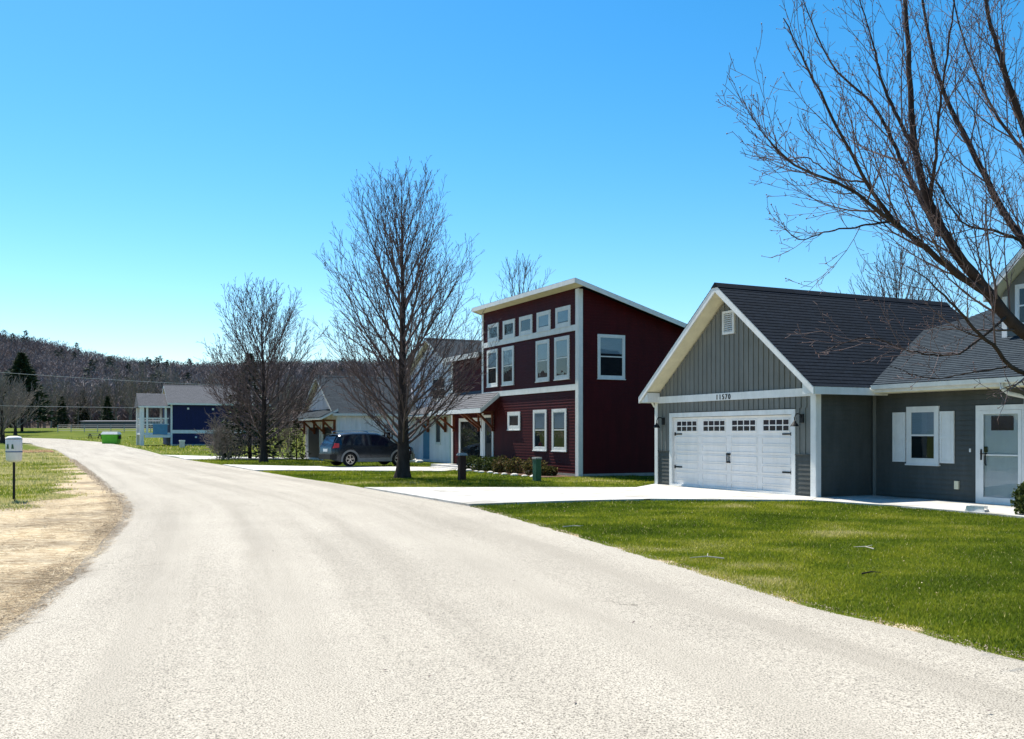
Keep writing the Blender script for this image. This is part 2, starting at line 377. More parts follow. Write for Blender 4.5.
def ground_material():
    m = bpy.data.materials.new('lawn_and_sand'); m.use_nodes = True
    n = m.node_tree.nodes; l = m.node_tree.links; b = n['Principled BSDF']; b.inputs['Roughness'].default_value = 1; b.inputs['Specular IOR Level'].default_value = .05
    tc = n.new('ShaderNodeTexCoord')
    def noise(sc, det=6, rough=.6, vec=None):
        z = n.new('ShaderNodeTexNoise'); z.inputs['Scale'].default_value = sc; z.inputs['Detail'].default_value = det; z.inputs['Roughness'].default_value = rough
        l.new(vec or tc.outputs['Object'], z.inputs['Vector']); return z
    def ramp(src, stops):
        c = n.new('ShaderNodeValToRGB'); l.new(src, c.inputs[0]); c.color_ramp.elements[0].position = stops[0][0]; c.color_ramp.elements[0].color = (*stops[0][1], 1)
        c.color_ramp.elements[1].position = stops[-1][0]; c.color_ramp.elements[1].color = (*stops[-1][1], 1)
        for p, q in stops[1:-1]: e = c.color_ramp.elements.new(p); e.color = (*q, 1)
        return c
    def mix(f, a, bb):
        x = n.new('ShaderNodeMix'); x.data_type = 'RGBA'; l.new(f, x.inputs['Factor']); l.new(a, x.inputs['A']); l.new(bb, x.inputs['B']); return x.outputs['Result']
    g1 = ramp(noise(.35, 8).outputs['Fac'], [(.35, (.055, .080, .008)), (.5, (.085, .115, .011)), (.66, (.14, .15, .022))])
    g2 = ramp(noise(30, 4).outputs['Fac'], [(.35, (.030, .050, .006)), (.68, (.13, .15, .03))])
    gm = n.new('ShaderNodeMix'); gm.data_type = 'RGBA'; gm.inputs['Factor'].default_value = .4; l.new(g1.outputs[0], gm.inputs['A']); l.new(g2.outputs[0], gm.inputs['B'])
    mp = n.new('ShaderNodeMapping'); mp.inputs['Scale'].default_value = (1.6, 3.4, 1); mp.inputs['Rotation'].default_value = (0, 0, R(8)); l.new(tc.outputs['Object'], mp.inputs[0])
    s1 = ramp(noise(2.2, 12, .8, mp.outputs[0]).outputs['Fac'], [(.36, (.20, .145, .09)), (.46, (.36, .29, .195)), (.58, (.52, .46, .35))])
    pt = ramp(noise(.55, 7, .7).outputs['Fac'], [(.38, (.62, .60, .58)), (.5, (1, .97, .92)), (.65, (1.15, 1.10, 1.0))])
    dk = ramp(noise(26, 5, .8).outputs['Fac'], [(.38, (.30, .25, .20)), (.46, (1, 1, 1))])
    def mul2(a_, b_):
        x = n.new('ShaderNodeMix'); x.data_type = 'RGBA'; x.blend_type = 'MULTIPLY'; x.inputs['Factor'].default_value = 1; l.new(a_, x.inputs['A']); l.new(b_, x.inputs['B']); return x.outputs['Result']
    sand_out = mul2(mul2(s1.outputs[0], pt.outputs[0]), dk.outputs[0])
    a = n.new('ShaderNodeAttribute'); a.attribute_name = 'tint'
    ad = n.new('ShaderNodeMath'); ad.operation = 'ADD'; l.new(a.outputs['Fac'], ad.inputs[0])
    nn = noise(7, 8, .75); sb = n.new('ShaderNodeMath'); sb.operation = 'SUBTRACT'; l.new(nn.outputs['Fac'], sb.inputs[0]); sb.inputs[1].default_value = .5
    l.new(sb.outputs[0], ad.inputs[1])
    st = ramp(ad.outputs[0], [(.42, (0, 0, 0)), (.58, (1, 1, 1))])
    l.new(mix(st.outputs[0], gm.outputs['Result'], sand_out), b.inputs['Base Color'])
    bp = n.new('ShaderNodeBump'); bp.inputs['Strength'].default_value = .6; bp.inputs['Distance'].default_value = .04; l.new(noise(14, 8, .7).outputs['Fac'], bp.inputs['Height']); l.new(bp.outputs[0], b.inputs['Normal'])
    return m
GM = ground_material()
def axis(segs):
    out = []
    for a, b, st in segs: out += list(np.arange(a, b, st))
    return np.array(out+[segs[-1][1]])
gx = axis([(-2500, -500, 250), (-500, -160, 20), (-160, -16, 2), (-16, -2, .3), (-2, 6, .16), (6, 16, .5), (16, 80, 4), (80, 500, 30), (500, 2500, 250)])
gy = axis([(-300, -10, 30), (-10, 3, .5), (3, 24, .2), (24, 70, .4), (70, 120, 1), (120, 252, 2)])
o = grid_mesh('ground', gx, gy, lambda X, Y: Tz(X, Y), GM, sand_mask); o['kind'] = 'structure'
def hill_z(X, Y):
    pk = np.interp(X, [-900, -420, -320, -289, -257, -226, -195, -132, -51, 60, 300, 900], [62, 60, 52, 47, 37.5, 32.5, 31, 31, 33, 32, 28, 20])
    return 3+(pk-3)*ss(252, 600, Y)+ (vnoise(X, Y, 60, 9)-.5)*6*ss(260, 400, Y)
M['forest_floor'] = mat('leaf_litter_slope', (.060, .045, .035), 1, .35, .05, .5, .3)
o = grid_mesh('hill', axis([(-2500, -700, 200), (-700, 500, 15), (500, 2500, 200)]), axis([(252, 700, 12), (700, 2500, 200)]), hill_z, M['forest_floor']); o['kind'] = 'structure'

# ------------------------------------------------------------ road
def road_material():
    m = bpy.data.materials.new('pale_worn_asphalt'); m.use_nodes = True
    n = m.node_tree.nodes; l = m.node_tree.links; b = n['Principled BSDF']; b.inputs['Roughness'].default_value = .9; b.inputs['Specular IOR Level'].default_value = .2
    tc = n.new('ShaderNodeTexCoord'); uv = n.new('ShaderNodeUVMap')
    def noise(sc, det, rough, vec): 
        z = n.new('ShaderNodeTexNoise'); z.inputs['Scale'].default_value = sc; z.inputs['Detail'].default_value = det; z.inputs['Roughness'].default_value = rough; l.new(vec, z.inputs['Vector']); return z.outputs['Fac']
    def ramp(src, stops):
        c = n.new('ShaderNodeValToRGB'); l.new(src, c.inputs[0]); c.color_ramp.elements[0].position = stops[0][0]; c.color_ramp.elements[0].color = (*stops[0][1], 1)
        c.color_ramp.elements[1].position = stops[-1][0]; c.color_ramp.elements[1].color = (*stops[-1][1], 1)
        for p, q in stops[1:-1]: e = c.color_ramp.elements.new(p); e.color = (*q, 1)
        return c.outputs[0]
    def mul(a, bb, f=1):
        x = n.new('ShaderNodeMix'); x.data_type = 'RGBA'; x.blend_type = 'MULTIPLY'; x.inputs['Factor'].default_value = f; l.new(a, x.inputs['A']); l.new(bb, x.inputs['B']); return x.outputs['Result']
    O = tc.outputs['Object']
    # long streaks left by traffic, running along the road
    mp = n.new('ShaderNodeMapping'); mp.inputs['Scale'].default_value = (9, .06, 1); l.new(uv.outputs[0], mp.inputs[0])
    base = ramp(noise(1.0, 4, .55, mp.outputs[0]), [(.36, (.330, .300, .252)), (.5, (.378, .345, .291)), (.64, (.415, .380, .322))])
    patch = ramp(noise(.5, 6, .6, O), [(.3, (.92, .92, .92)), (.6, (1, 1, 1))])
    sp = ramp(noise(90, 3, .75, O), [(.40, (.20, .19, .175)), (.47, (.92, .92, .92)), (.62, (1.2, 1.2, 1.17))])
    sp2 = ramp(noise(48, 3, .8, O), [(.34, (.45, .44, .42)), (.44, (1, 1, 1))])
    # cracks
    mpc = n.new('ShaderNodeMapping'); mpc.inputs['Scale'].default_value = (.8, .35, 1); l.new(O, mpc.inputs[0])
    nd = n.new('ShaderNodeTexNoise'); nd.inputs['Scale'].default_value = 2.5; nd.inputs['Detail'].default_value = 5; l.new(O, nd.inputs['Vector'])
    va = n.new('ShaderNodeVectorMath'); va.operation = 'MULTIPLY_ADD'; va.inputs[1].default_value = (.5, .5, 0); l.new(nd.outputs['Color'], va.inputs[0]); l.new(mpc.outputs[0], va.inputs[2])
    vo = n.new('ShaderNodeTexVoronoi'); vo.feature = 'DISTANCE_TO_EDGE'; vo.inputs['Scale'].default_value = .8; l.new(va.outputs[0], vo.inputs['Vector'])
    ckm = ramp(noise(.32, 4, .6, O), [(.50, (1, 1, 1)), (.60, (0, 0, 0))])
    cka = n.new('ShaderNodeMath'); cka.operation = 'ADD'; l.new(vo.outputs['Distance'], cka.inputs[0]); l.new(ckm, cka.inputs[1])
    ck = ramp(cka.outputs[0], [(.0, (.35, .34, .32)), (.008, (1, 1, 1))])
    # ragged darker edge strip by the verge (u small)
    sx = n.new('ShaderNodeSeparateXYZ'); l.new(uv.outputs[0], sx.inputs[0])
    ma = n.new('ShaderNodeMath'); ma.operation = 'MULTIPLY_ADD'; ma.inputs[1].default_value = .08; l.new(noise(1.2, 5, .7, O), ma.inputs[0]); l.new(sx.outputs[0], ma.inputs[2])
    ed = ramp(ma.outputs[0], [(.045, (.42, .40, .37)), (.075, (1, 1, 1))])
    c = mul(base, patch); c = mul(c, sp); c = mul(c, sp2, .6); c = mul(c, ck, .75); c = mul(c, ed, .7)
    l.new(c, b.inputs['Base Color'])
    bp = n.new('ShaderNodeBump'); bp.inputs['Strength'].default_value = .5; bp.inputs['Distance'].default_value = .008; l.new(noise(75, 3, .75, O), bp.inputs['Height']); l.new(bp.outputs[0], b.inputs['Normal'])
    return m
ys = axis([(-8, 3, .4), (3, 30, .07), (30, 60, .5), (60, 166, 1)])
Vr = []; UVr = []; NC = 24
arc = 0; prev = None
for y in ys:
    a = float(edge(LE, y)); b = float(edge(RE, y))
    a += (float(vnoise(y, 0, 1.1, 11))-.5)*.07+(float(vnoise(y, 0, .23, 12))-.5)*.035; b += (float(vnoise(y, 3, 1.1, 13))-.5)*.08+(float(vnoise(y, 3, .25, 14))-.5)*.04
    if a > b-.5: a = b-.5
    c = ((a+b)/2, y)
    if prev: arc += math.hypot(c[0]-prev[0], c[1]-prev[1])
    prev = c
    for k in range(NC+1):
        t = k/NC; x = a+(b-a)*t; z = float(Tz(x, y))+.030+.03*math.sin(math.pi*t)
        if k in (0, NC): z -= .035
        Vr.append((x, y, z)); UVr.append((t, arc))
i = np.arange(len(Vr)).reshape(len(ys), NC+1)
Fr = np.stack([i[:-1, :-1], i[:-1, 1:], i[1:, 1:], i[1:, :-1]], -1).reshape(-1, 4)
road = np_mesh('road', Vr, Fr, road_material(), smooth=True); road['kind'] = 'structure'
ul = road.data.uv_layers.new(name='UVMap'); ul.data.foreach_set('uv', np.array(UVr, dtype=np.float32)[Fr.ravel()].ravel())

def slab(name, pts, m, z0=-.1, z1=.055):
    mb = MB(); zs = [float(Tz(*p)) for p in pts]
    mb.hexa([(x, y, z+z0) for (x, y), z in zip(pts, zs)], [(x, y, z+z1) for (x, y), z in zip(pts, zs)])
    o = mb.build(name, m); o['kind'] = 'structure'; return o
D1 = [(-.95, 21.2), (1.0, 22.2), (3.32, 22.95), (7.04, 22.55), W(-17.9, 17.05), W(-24.9, 17.05), (3.6, 27.9), (1.4, 27.95), (-4.3, 27.95), (-2.6, 24.6)]
slab('driveway', D1, M['concrete'])
WK = [(7.06, 22.56), (8.41, 20.75), (9.4, 18.6), W(-9, 16.3), W(-9, 18.85), W(-17.88, 18.85), W(-17.88, 17.02)]
slab('walkway', WK, M['concrete'], -.1, .05)
D2 = [(-11.1, 41.4), (-8.24, 41.2), (-2.82, 40.45), (-1.9, 44.3), (-3.15, 45.2), (-10.28, 46.55), (-14.8, 49.1), (-12.9, 45.2)]
slab('driveway', D2, M['concrete'], -.1, .05)
D3 = [(-20.1, 59.2), (-16.3, 59.7), (-12.55, 60.25), (-13.0, 62.2), (-18.44, 65.1), (-26.3, 72.0), (-22.9, 65.6)]
slab('driveway', D3, M['concrete'], -.1, .05)

# ------------------------------------------------------------ grey house with garage
OFF = (-21.3, 17.0)
GH = place('grey_house', *OFF, 'sage grey ranch house with white double garage door and dark gabled roof', 'house')
Ff = Face('front', 17.0, OFF); Fs = Face('right', -17.9, OFF); Fm = Face('front', 18.9, OFF); Fl = Face('left', -24.75, OFF)
core = MB(OFF)      # sheathing behind the cladding
core.hexa([(-24.74, 17.12, -.2), (-17.91, 17.12, -.2), (-17.91, 25.5, -.2), (-24.74, 25.5, -.2)], [(-24.74, 17.12, 2.7), (-17.91, 17.12, 2.7), (-17.91, 25.5, 2.7), (-24.74, 25.5, 2.7)])
core.hexa([(-24.74, 17.06, 2.6), (-17.91, 17.06, 2.6), (-21.2, 17.06, 5.42)], [(-24.74, 25.4, 2.6), (-17.91, 25.4, 2.6), (-21.2, 25.4, 5.42)])
core.box(-17.9, -8, 18.92, 30, -.2, 2.75)
core.build('wall', M['grey'], GH)
m = MB(OFF); o_, U, V, N = Ff.axes()
for poly in ([(-24.75, 1.1), (-24.0, 1.1), (-24.0, 2.25), (-24.75, 2.25)], [(-18.6, 1.1), (-17.9, 1.1), (-17.9, 2.25), (-18.6, 2.25)], [(-24.75, 2.25), (-17.9, 2.25), (-17.9, 2.60), (-24.75, 2.60)],
             [(-24.75, 2.7), (-17.9, 2.7), (-21.2, 5.42)]):
    battens(m, poly, o_, U, V, N, .2)
m.build('batten_cladding', M['grey'], GH)
m = MB(OFF)
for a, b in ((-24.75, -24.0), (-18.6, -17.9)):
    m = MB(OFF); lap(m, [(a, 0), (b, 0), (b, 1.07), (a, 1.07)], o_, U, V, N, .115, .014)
    m.box(a, b, 16.965, 16.998, 1.072, 1.10); m.build('lap_siding', M['grey_lap_shade'], GH)
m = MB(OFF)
o2, U2, V2, N2 = Fs.axes(); lap(m, [(17.0, .0), (18.9, .0), (18.9, 2.7), (17.0, 2.7)], o2, U2, V2, N2, .115, .022); m.build('lap_siding', M['grey_lap_shade'], GH); m = MB(OFF)
o2, U2, V2, N2 = Fl.axes(); lap(m, [(17.0, .0), (25.5, .0), (25.5, 2.7), (17.0, 2.7)], o2, U2, V2, N2, .115, .022); m.build('lap_siding', M['grey_lap_shade'], GH); m = MB(OFF)
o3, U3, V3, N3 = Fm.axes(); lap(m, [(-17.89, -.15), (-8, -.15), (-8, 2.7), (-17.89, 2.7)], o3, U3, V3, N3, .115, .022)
m.build('lap_siding', M['grey_lap_shade'], GH)
m = MB(OFF)       # trim
Ff.box(m, -24.76, -17.86, 2.54, 2.74, .001, .05)
m.build('frieze_board', M['white'], GH)
for a, b, fz in ((-24.77, -24.62, Ff), (-18.05, -17.87, Ff)):
    m = MB(OFF); fz.box(m, a, b, 0, 2.538, .016, .045); m.build('corner_board', M['white'], GH)
m = MB(OFF); Fs.box(m, 16.965, 17.12, 0, 2.69, .016, .04); m.build('corner_board', M['white'], GH)
# garage doorway
m = MB(OFF); Ff.frame4(m, -24.02, -18.61, -.02, 2.23, .13, -.1, .03); m.build('garage_door_frame', M['white'], GH)
gd = MB(OFF); Ff.box(gd, -23.88, -18.75, .0, 2.09, -.105, -.06)
rows = 4; rh = 2.09/rows; cw = 5.13/4
for r_ in range(rows):
    Ff.box(gd, -23.88, -18.75, r_*rh+.006, (r_+1)*rh-.006, -.06, -.052)
    if r_ < 3:
        for c in range(4):
            a = -23.88+c*cw
            for h0, h1 in ((.05, .24), (.28, .47)):
                Ff.frame4(gd, a+.1, a+cw-.1, r_*rh+h0, r_*rh+h1, .018, -.052, -.040)
gdo = gd.build('garage_door', M['door'], GH)
for c in range(4):
    a = -23.88+c*cw+.13; b = a+cw-.26
    wb = MB(OFF); Ff.frame4(wb, a, b, 1.66, 2.0, .03, -.052, -.036)
    for k in range(1, 4): Ff.box(wb, a+(b-a)*k/4-.016, a+(b-a)*k/4+.016, 1.69, 1.97, -.052, -.040)
    Ff.box(wb, a+.03, b-.03, 1.815, 1.845, -.052, -.0405)
    wo = wb.build('door_window', M['door'], gdo)
    wb = MB(OFF); Ff.box(wb, a+.03, b-.03, 1.69, 1.97, -.0518, -.047); wb.build('pane', M['carglass'], wo)
for u, sg in ((-23.84, 1), (-18.79, -1)):
    for z in (.62, 1.60):
        hb = MB(OFF); Ff.box(hb, u, u+sg*.36, z-.02, z+.02, -.052, -.034)
        Ff.box(hb, u, u+sg*.05, z-.05, z+.05, -.052, -.032); hb.build('strap_hinge', M['black'], gdo)
for sg in (-1, 1):
    hb = MB(OFF); u = -21.31+sg*.045; Ff.box(hb, u-.012, u+.012, .83, 1.03, -.03, -.012); Ff.box(hb, u-.03, u+.03, .80, .84, -.052, -.012); Ff.box(hb, u-.03, u+.03, 1.02, 1.07, -.052, -.012); hb.build('pull_handle', M['black'], gdo)
# louvred gable vent
m = MB(OFF); Ff.frame4(m, -21.46, -20.96, 4.36, 5.0, .06, .001, .06)
vo_ = m.build('gable_vent', M['white'], GH)
m = MB(OFF)
for k in range(9):
    z = 4.43+k*.057; m.hexa([(-21.4, 16.99, z+.035), (-21.02, 16.99, z+.035), (-21.02, 16.955, z), (-21.4, 16.955, z)], [(-21.4, 16.99, z+.045), (-21.02, 16.99, z+.045), (-21.02, 16.955, z+.01), (-21.4, 16.955, z+.01)])
m.build('louvre', M['white'], vo_)
# house number on the frieze board
for k_, ch_ in enumerate('11570'):
    tx = bpy.data.curves.new('digit', 'FONT'); tx.body = ch_; tx.size = .20; tx.extrude = .008; tx.align_x = 'CENTER'
    to = bpy.data.objects.new('tmp', tx); COL.objects.link(to); bpy.context.view_layer.update()
    me = bpy.data.meshes.new_from_object(to.evaluated_get(bpy.context.evaluated_depsgraph_get())); bpy.data.objects.remove(to)
    no = bpy.data.objects.new('house_number', me); COL.objects.link(no); me.materials.clear(); me.materials.append(M['black']); no.parent = GH
    no.rotation_euler = (R(90), 0, 0); no.location = (-21.42+(k_-2)*.135-OFF[0], 16.94-OFF[1], 2.565)
# wall lanterns
for u in (-18.36, -24.33):
    m = MB(OFF); Ff.box(m, u-.06, u+.06, 1.88, 2.10, .022, .05); lo = m.build('wall_lamp', M['black'], GH)
    m = MB(OFF); pts = [(u, 16.95, 2.0)]+[(u, 16.95-.11+.11*math.cos(t), 2.0+.11*math.sin(t)) for t in [R(x) for x in (20, 50, 90, 130, 170)]]+[(u, 16.73, 1.93)]
    m.tube(pts, .014, 8); m.build('arm', M['black'], lo)
    m = MB(OFF); m.tube([(u, 16.73, 1.94), (u, 16.73, 1.90), (u, 16.73, 1.86), (u, 16.73, 1.80), (u, 16.73, 1.79)], [.02, .035, .07, .105, .11], 14); m.build('lamp_shade', M['black'], lo, True)
# roofs
gr_ = gable_roof(GH, OFF, -21.2, 3.75, 5.7, .79, 16.5, 25.5, M['shingle'])
for sg, x in ((-1, -24.95), (1, -17.45)):
    m = MB(OFF); ez = 5.7-.79*3.75
    xi = x-sg*.42; m.hexa([(x, 16.53, ez-.17), (xi, 16.53, ez-.17), (xi, 16.53, ez+.12)], [(x, 16.98, ez-.17), (xi, 16.98, ez-.17), (xi, 16.98, ez+.12)])
    m.build('eave_return', M['white'], gr_)
mp_ = MB(OFF)
U_ = Vector((1, 0, 0)); sl = math.atan(.4); Vv = Vector((0, math.cos(sl), math.sin(sl))); Nn = Vector((0, -math.sin(sl), math.cos(sl)))
def mv(d): return (d-18.45)/math.cos(sl)
mpoly = [(-17.5, mv(18.45)), (-8, mv(18.45)), (-8, mv(26.5)), (-18.3, mv(26.5)), (-18.72, mv(24.28)), (-18.94, mv(23.68)), (-19.95, mv(22.8)), (-19.0, mv(21.05))]
def inside_tri_lap(poly):
    lap(mp_, poly, (0, 18.45, 2.82), U_, Vv, Nn, .15, .014)
inside_tri_lap(mpoly)
mr = mp_.build('main_roof', M['shingle2'], GH)
m = MB(OFF); pts = [(u, 18.45+v*math.cos(sl), 2.81+v*math.sin(sl)) for u, v in mpoly]
m.hexa([(a, b, c-(.9 if i >= 3 and i <= 6 else .12)) for i, (a, b, c) in enumerate(pts)], pts); m.build('roof_deck', M['shingle2'], mr)
m = MB(OFF); m.box(-17.42, -8, 18.44, 18.90, 2.60, 2.64); m.build('soffit', M['soffit'], mr)
m = MB(OFF); m.box(-17.42, -8, 18.40, 18.44, 2.62, 2.80); m.build('fascia', M['white'], mr)
m = MB(OFF); m.hexa([(-17.4, 18.30, 2.70), (-17.4, 18.395, 2.68), (-17.4, 18.395, 2.80), (-17.4, 18.28, 2.80)], [(-8, 18.30, 2.70), (-8, 18.395, 2.68), (-8, 18.395, 2.80), (-8, 18.28, 2.80)]); m.build('gutter', M['white'], mr)
m = MB(OFF); m.tube([(-13.85, 18.34, 2.70), (-13.85, 18.36, 2.58), (-13.8, 18.5, 2.47), (-13.7, 18.72, 2.42), (-13.6, 18.80, 2.36), (-13.6, 18.84, 0)], .045, 8); m.build('downspout', M['white'], GH)
m = MB(OFF); m.box(-17.84, -17.78, 18.82, 18.88, .05, 2.62); m.build('downspout', M['grey'], GH)
m = MB(OFF); m.tube([(-24.85, 16.9, 2.6), (-24.85, 17.0, 2.45), (-24.82, 17.1, 2.4), (-24.82, 17.1, .05)], .035, 8); m.build('downspout', M['white'], GH)
# dormer
dm = MB(OFF); dm.hexa([(-16.1, 21.4, 3.2), (-12.3, 21.4, 3.2), (-12.3, 21.4, 5.1), (-14.2, 21.4, 6.85), (-16.1, 21.4, 5.1)], [(-16.1, 27, 3.2), (-12.3, 27, 3.2), (-12.3, 27, 5.1), (-14.2, 27, 6.85), (-16.1, 27, 5.1)])
dmo = dm.build('dormer', M['grey'], GH)
gable_roof(dmo, OFF, -14.2, 2.15, 7.05, .92, 21.0, 27.2, M['shingle'], name='dormer_roof')
Fd = Face('front', 21.4, OFF)
m = MB(OFF); Fd.box(m, -16.12, -15.98, 3.9, 5.0, .001, .03); m.build('dormer_corner_board', M['white'], dmo)
window(Fd, dmo, -15.75, -14.75, 4.2, 5.25, .08, blind=0)
window(Fd, dmo, -14.3, -13.3, 4.2, 5.25, .08, blind=0)
# front window with shutters
window(Fm, GH, -16.82, -15.88, .88, 2.26, .11, blind=.48)
for a, b in ((-17.24, -16.85), (-15.85, -15.46)):
    m = MB(OFF); Fm.box(m, a, b, .92, 2.13, .016, .034)
    Fm.frame4(m, a, b, .92, 2.13, .05, .034, .05); Fm.box(m, a+.05, b-.05, 1.49, 1.55, .034, .05)
    Fm.box(m, a+.09, b-.09, 1.01, 1.45, .034, .042); Fm.box(m, a+.09, b-.09, 1.59, 2.04, .034, .042)
    m.build('shutter', M['white'], GH)
# front door behind a storm door
m = MB(OFF); Fm.frame4(m, -14.87, -13.62, -.12, 2.24, .11, .001, .06); m.build('door_frame', M['white'], GH)
m = MB(OFF); Fm.box(m, -14.76, -13.73, -.02, 2.13, .015, .022); fd = m.build('front_door', M['door'], GH)
m = MB(OFF); Fm.box(m, -14.5, -13.95, 1.68, 2.0, .022, .026); m.build('door_light', M['carglass'], fd)
m = MB(OFF); m.tube([(-14.62, 18.86, 1.18), (-14.62, 18.83, 1.15), (-14.62, 18.83, .95), (-14.60, 18.84, .90)], .014, 6); Fm.box(m, -14.66, -14.59, 1.2, 1.32, .022, .05); m.build('door_handle', M['black'], fd)
m = MB(OFF); Fm.frame4(m, -14.755, -13.735, -.02, 2.125, .085, .045, .065); Fm.box(m, -14.66, -13.83, 1.12, 1.15, .05, .062); Fm.box(m, -14.67, -13.82, .065, .2, .047, .063); sd = m.build('storm_door', M['white'], GH)
m = MB(OFF); Fm.box(m, -14.67, -13.82, .2, 2.04, .052, .054); m.build('pane', M['glass'], sd)
m = MB(OFF); Fm.box(m, -14.73, -14.70, 1.02, 1.26, .066, .09); Fm.box(m, -14.73, -14.55, 1.15, 1.17, .088, .1); m.build('door_handle', M['black'], sd)
m = MB(OFF); Fm.box(m, -15.44, -15.33, .33, .52, .016, .06); m.build('outlet_cover', M['soffit'], GH)
m = MB(OFF); Fm.box(m, -15.06, -15.02, 1.19, 1.27, .016, .035); m.build('doorbell', M['white'], GH)
m = MB(OFF); Fm.box(m, -15.0, -13.5, -.14, .02, .02, .5); m.build('doorstep', M['concrete'], GH)

# ------------------------------------------------------------ red house
OFF = (-31.0, 17.8)
RH = place('red_house', *OFF, 'tall barn red house with white trim and slanted shed roof', 'house')
F1 = Face('front', 17.8, OFF); F2 = Face('right', -30.9, OFF); F3 = Face('front', 18.0, OFF)
def rz(d): return 7.08-.29*(d-17.8)
m = MB(OFF)
m.hexa([(-39.6, 17.82, -.1), (-30.92, 17.82, -.1), (-30.92, 26.5, -.1), (-39.6, 26.5, -.1)], [(-39.6, 17.82, rz(17.8)-.02), (-30.92, 17.82, rz(17.8)-.02), (-30.92, 26.5, rz(26.5)-.02), (-39.6, 26.5, rz(26.5)-.02)])
m.box(-43.7, -39.6, 18.02, 26.0, -.1, 5.2)
m.build('wall', M['red'], RH)
m = MB(OFF); a_ = F1.axes(); lap(m, [(-39.6, .12), (-30.9, .12), (-30.9, 7.05), (-39.6, 7.05)], *a_, .115, .016)
m.build('lap_siding', M['red'], RH); m = MB(OFF); a_ = F2.axes(); lap(m, [(17.8, .12), (26.5, .12), (26.5, rz(26.5)-.03), (17.8, rz(17.8)-.03)], *a_, .115, .016)
m.build('lap_siding', M['red'], RH); m = MB(OFF); a_ = F3.axes(); lap(m, [(-43.7, .12), (-39.62, .12), (-39.62, 5.15), (-43.7, 5.15)], *a_, .115, .016)
m.build('lap_siding', M['red'], RH)
m = MB(OFF); m.box(-39.6, -30.89, 17.78, 17.80, -.05, .115); m.box(-30.898, -30.88, 17.8, 26.5, -.05, .115); m.build('foundation', M['found'], RH)
for z0, z1 in ((3.24, 3.46), (5.46, 5.68)):
    m = MB(OFF); F1.box(m, -39.45, -31.1, z0, z1, .004, .05); m.build('band_board', M['white'], RH)
for args in ((F1, -31.1, -30.87, .0, 7.0), (F1, -39.62, -39.46, .0, 7.0), (F3, -43.72, -43.55, .0, 5.1)):
    m = MB(OFF); args[0].box(m, args[1], args[2], args[3], args[4], .018, .052); m.build('corner_board', M['white'], RH)
m = MB(OFF); F2.box(m, 17.752, 17.93, 0, 6.98, .018, .045); m.build('corner_board', M['white'], RH)
# shed roof
m = MB(OFF); d0, d1 = 17.38, 27.0; x0, x1 = -39.8, -30.45
m.hexa([(x0, d0, rz(d0)-.02), (x1, d0, rz(d0)-.02), (x1, d1, rz(d1)-.02), (x0, d1, rz(d1)-.02)], [(x0, d0, rz(d0)+.10), (x1, d0, rz(d0)+.10), (x1, d1, rz(d1)+.10), (x0, d1, rz(d1)+.10)])
rr_ = m.build('roof', M['shingle'], RH)
m = MB(OFF)
m.box(x0-.03, x1+.03, d0-.04, d0-.002, rz(d0)-.09, rz(d0)+.08)
for xa, xb in ((x0-.03, x0-.002), (x1+.002, x1+.03)):
    m.hexa([(xa, d0, rz(d0)-.09), (xb, d0, rz(d0)-.09), (xb, d0, rz(d0)+.08), (xa, d0, rz(d0)+.08)], [(xa, d1, rz(d1)-.09), (xb, d1, rz(d1)-.09), (xb, d1, rz(d1)+.08), (xa, d1, rz(d1)+.08)])
m.build('fascia', M['white'], rr_)
m = MB(OFF); m.hexa([(x0, d0+.002, rz(d0)-.05), (x1, d0+.002, rz(d0)-.05), (x1, 17.78, rz(17.78)-.05), (x0, 17.78, rz(17.78)-.05)], [(x0, d0+.002, rz(d0)-.022), (x1, d0+.002, rz(d0)-.022), (x1, 17.78, rz(17.78)-.022), (x0, 17.78, rz(17.78)-.022)])
m.build('soffit', M['soffit'], rr_)
m = MB(OFF); m.hexa([(-43.95, 17.6, 5.2), (-39.62, 17.6, 5.2), (-39.62, 26.2, 5.5), (-43.95, 26.2, 5.5)], [(-43.95, 17.6, 5.3), (-39.62, 17.6, 5.3), (-39.62, 26.2, 5.62), (-43.95, 26.2, 5.62)]); ro = m.build('lower_roof', M['shingle3'], RH)
m = MB(OFF); m.box(-43.98, -39.63, 17.56, 17.598, 5.08, 5.31); m.build('fascia', M['white'], ro)
# windows
for i_, (a, b) in enumerate(((-38.98, -37.86), (-37.42, -36.26), (-35.83, -34.66), (-34.25, -33.1), (-32.67, -31.52))):
    window(F1, RH, a, b, 5.69, 6.46, .13, double=False, blind=.0 if i_ < 3 else .9)
for a, b in ((-39.08, -37.97), (-37.52, -36.36), (-34.33, -33.2), (-32.76, -31.6)):
    window(F1, RH, a, b, 3.70, 5.33, .12, blind=.46)
for a, b in ((-34.57, -33.42), (-32.97, -31.82)):
    window(F1, RH, a, b, .95, 2.57, .12, blind=.46)
window(F1, RH, -36.95, -35.76, 1.78, 2.54, .15, double=False)
window(F2, RH, 18.58, 19.78, 3.68, 5.34, .09, blind=.42, blind_mat='blind')
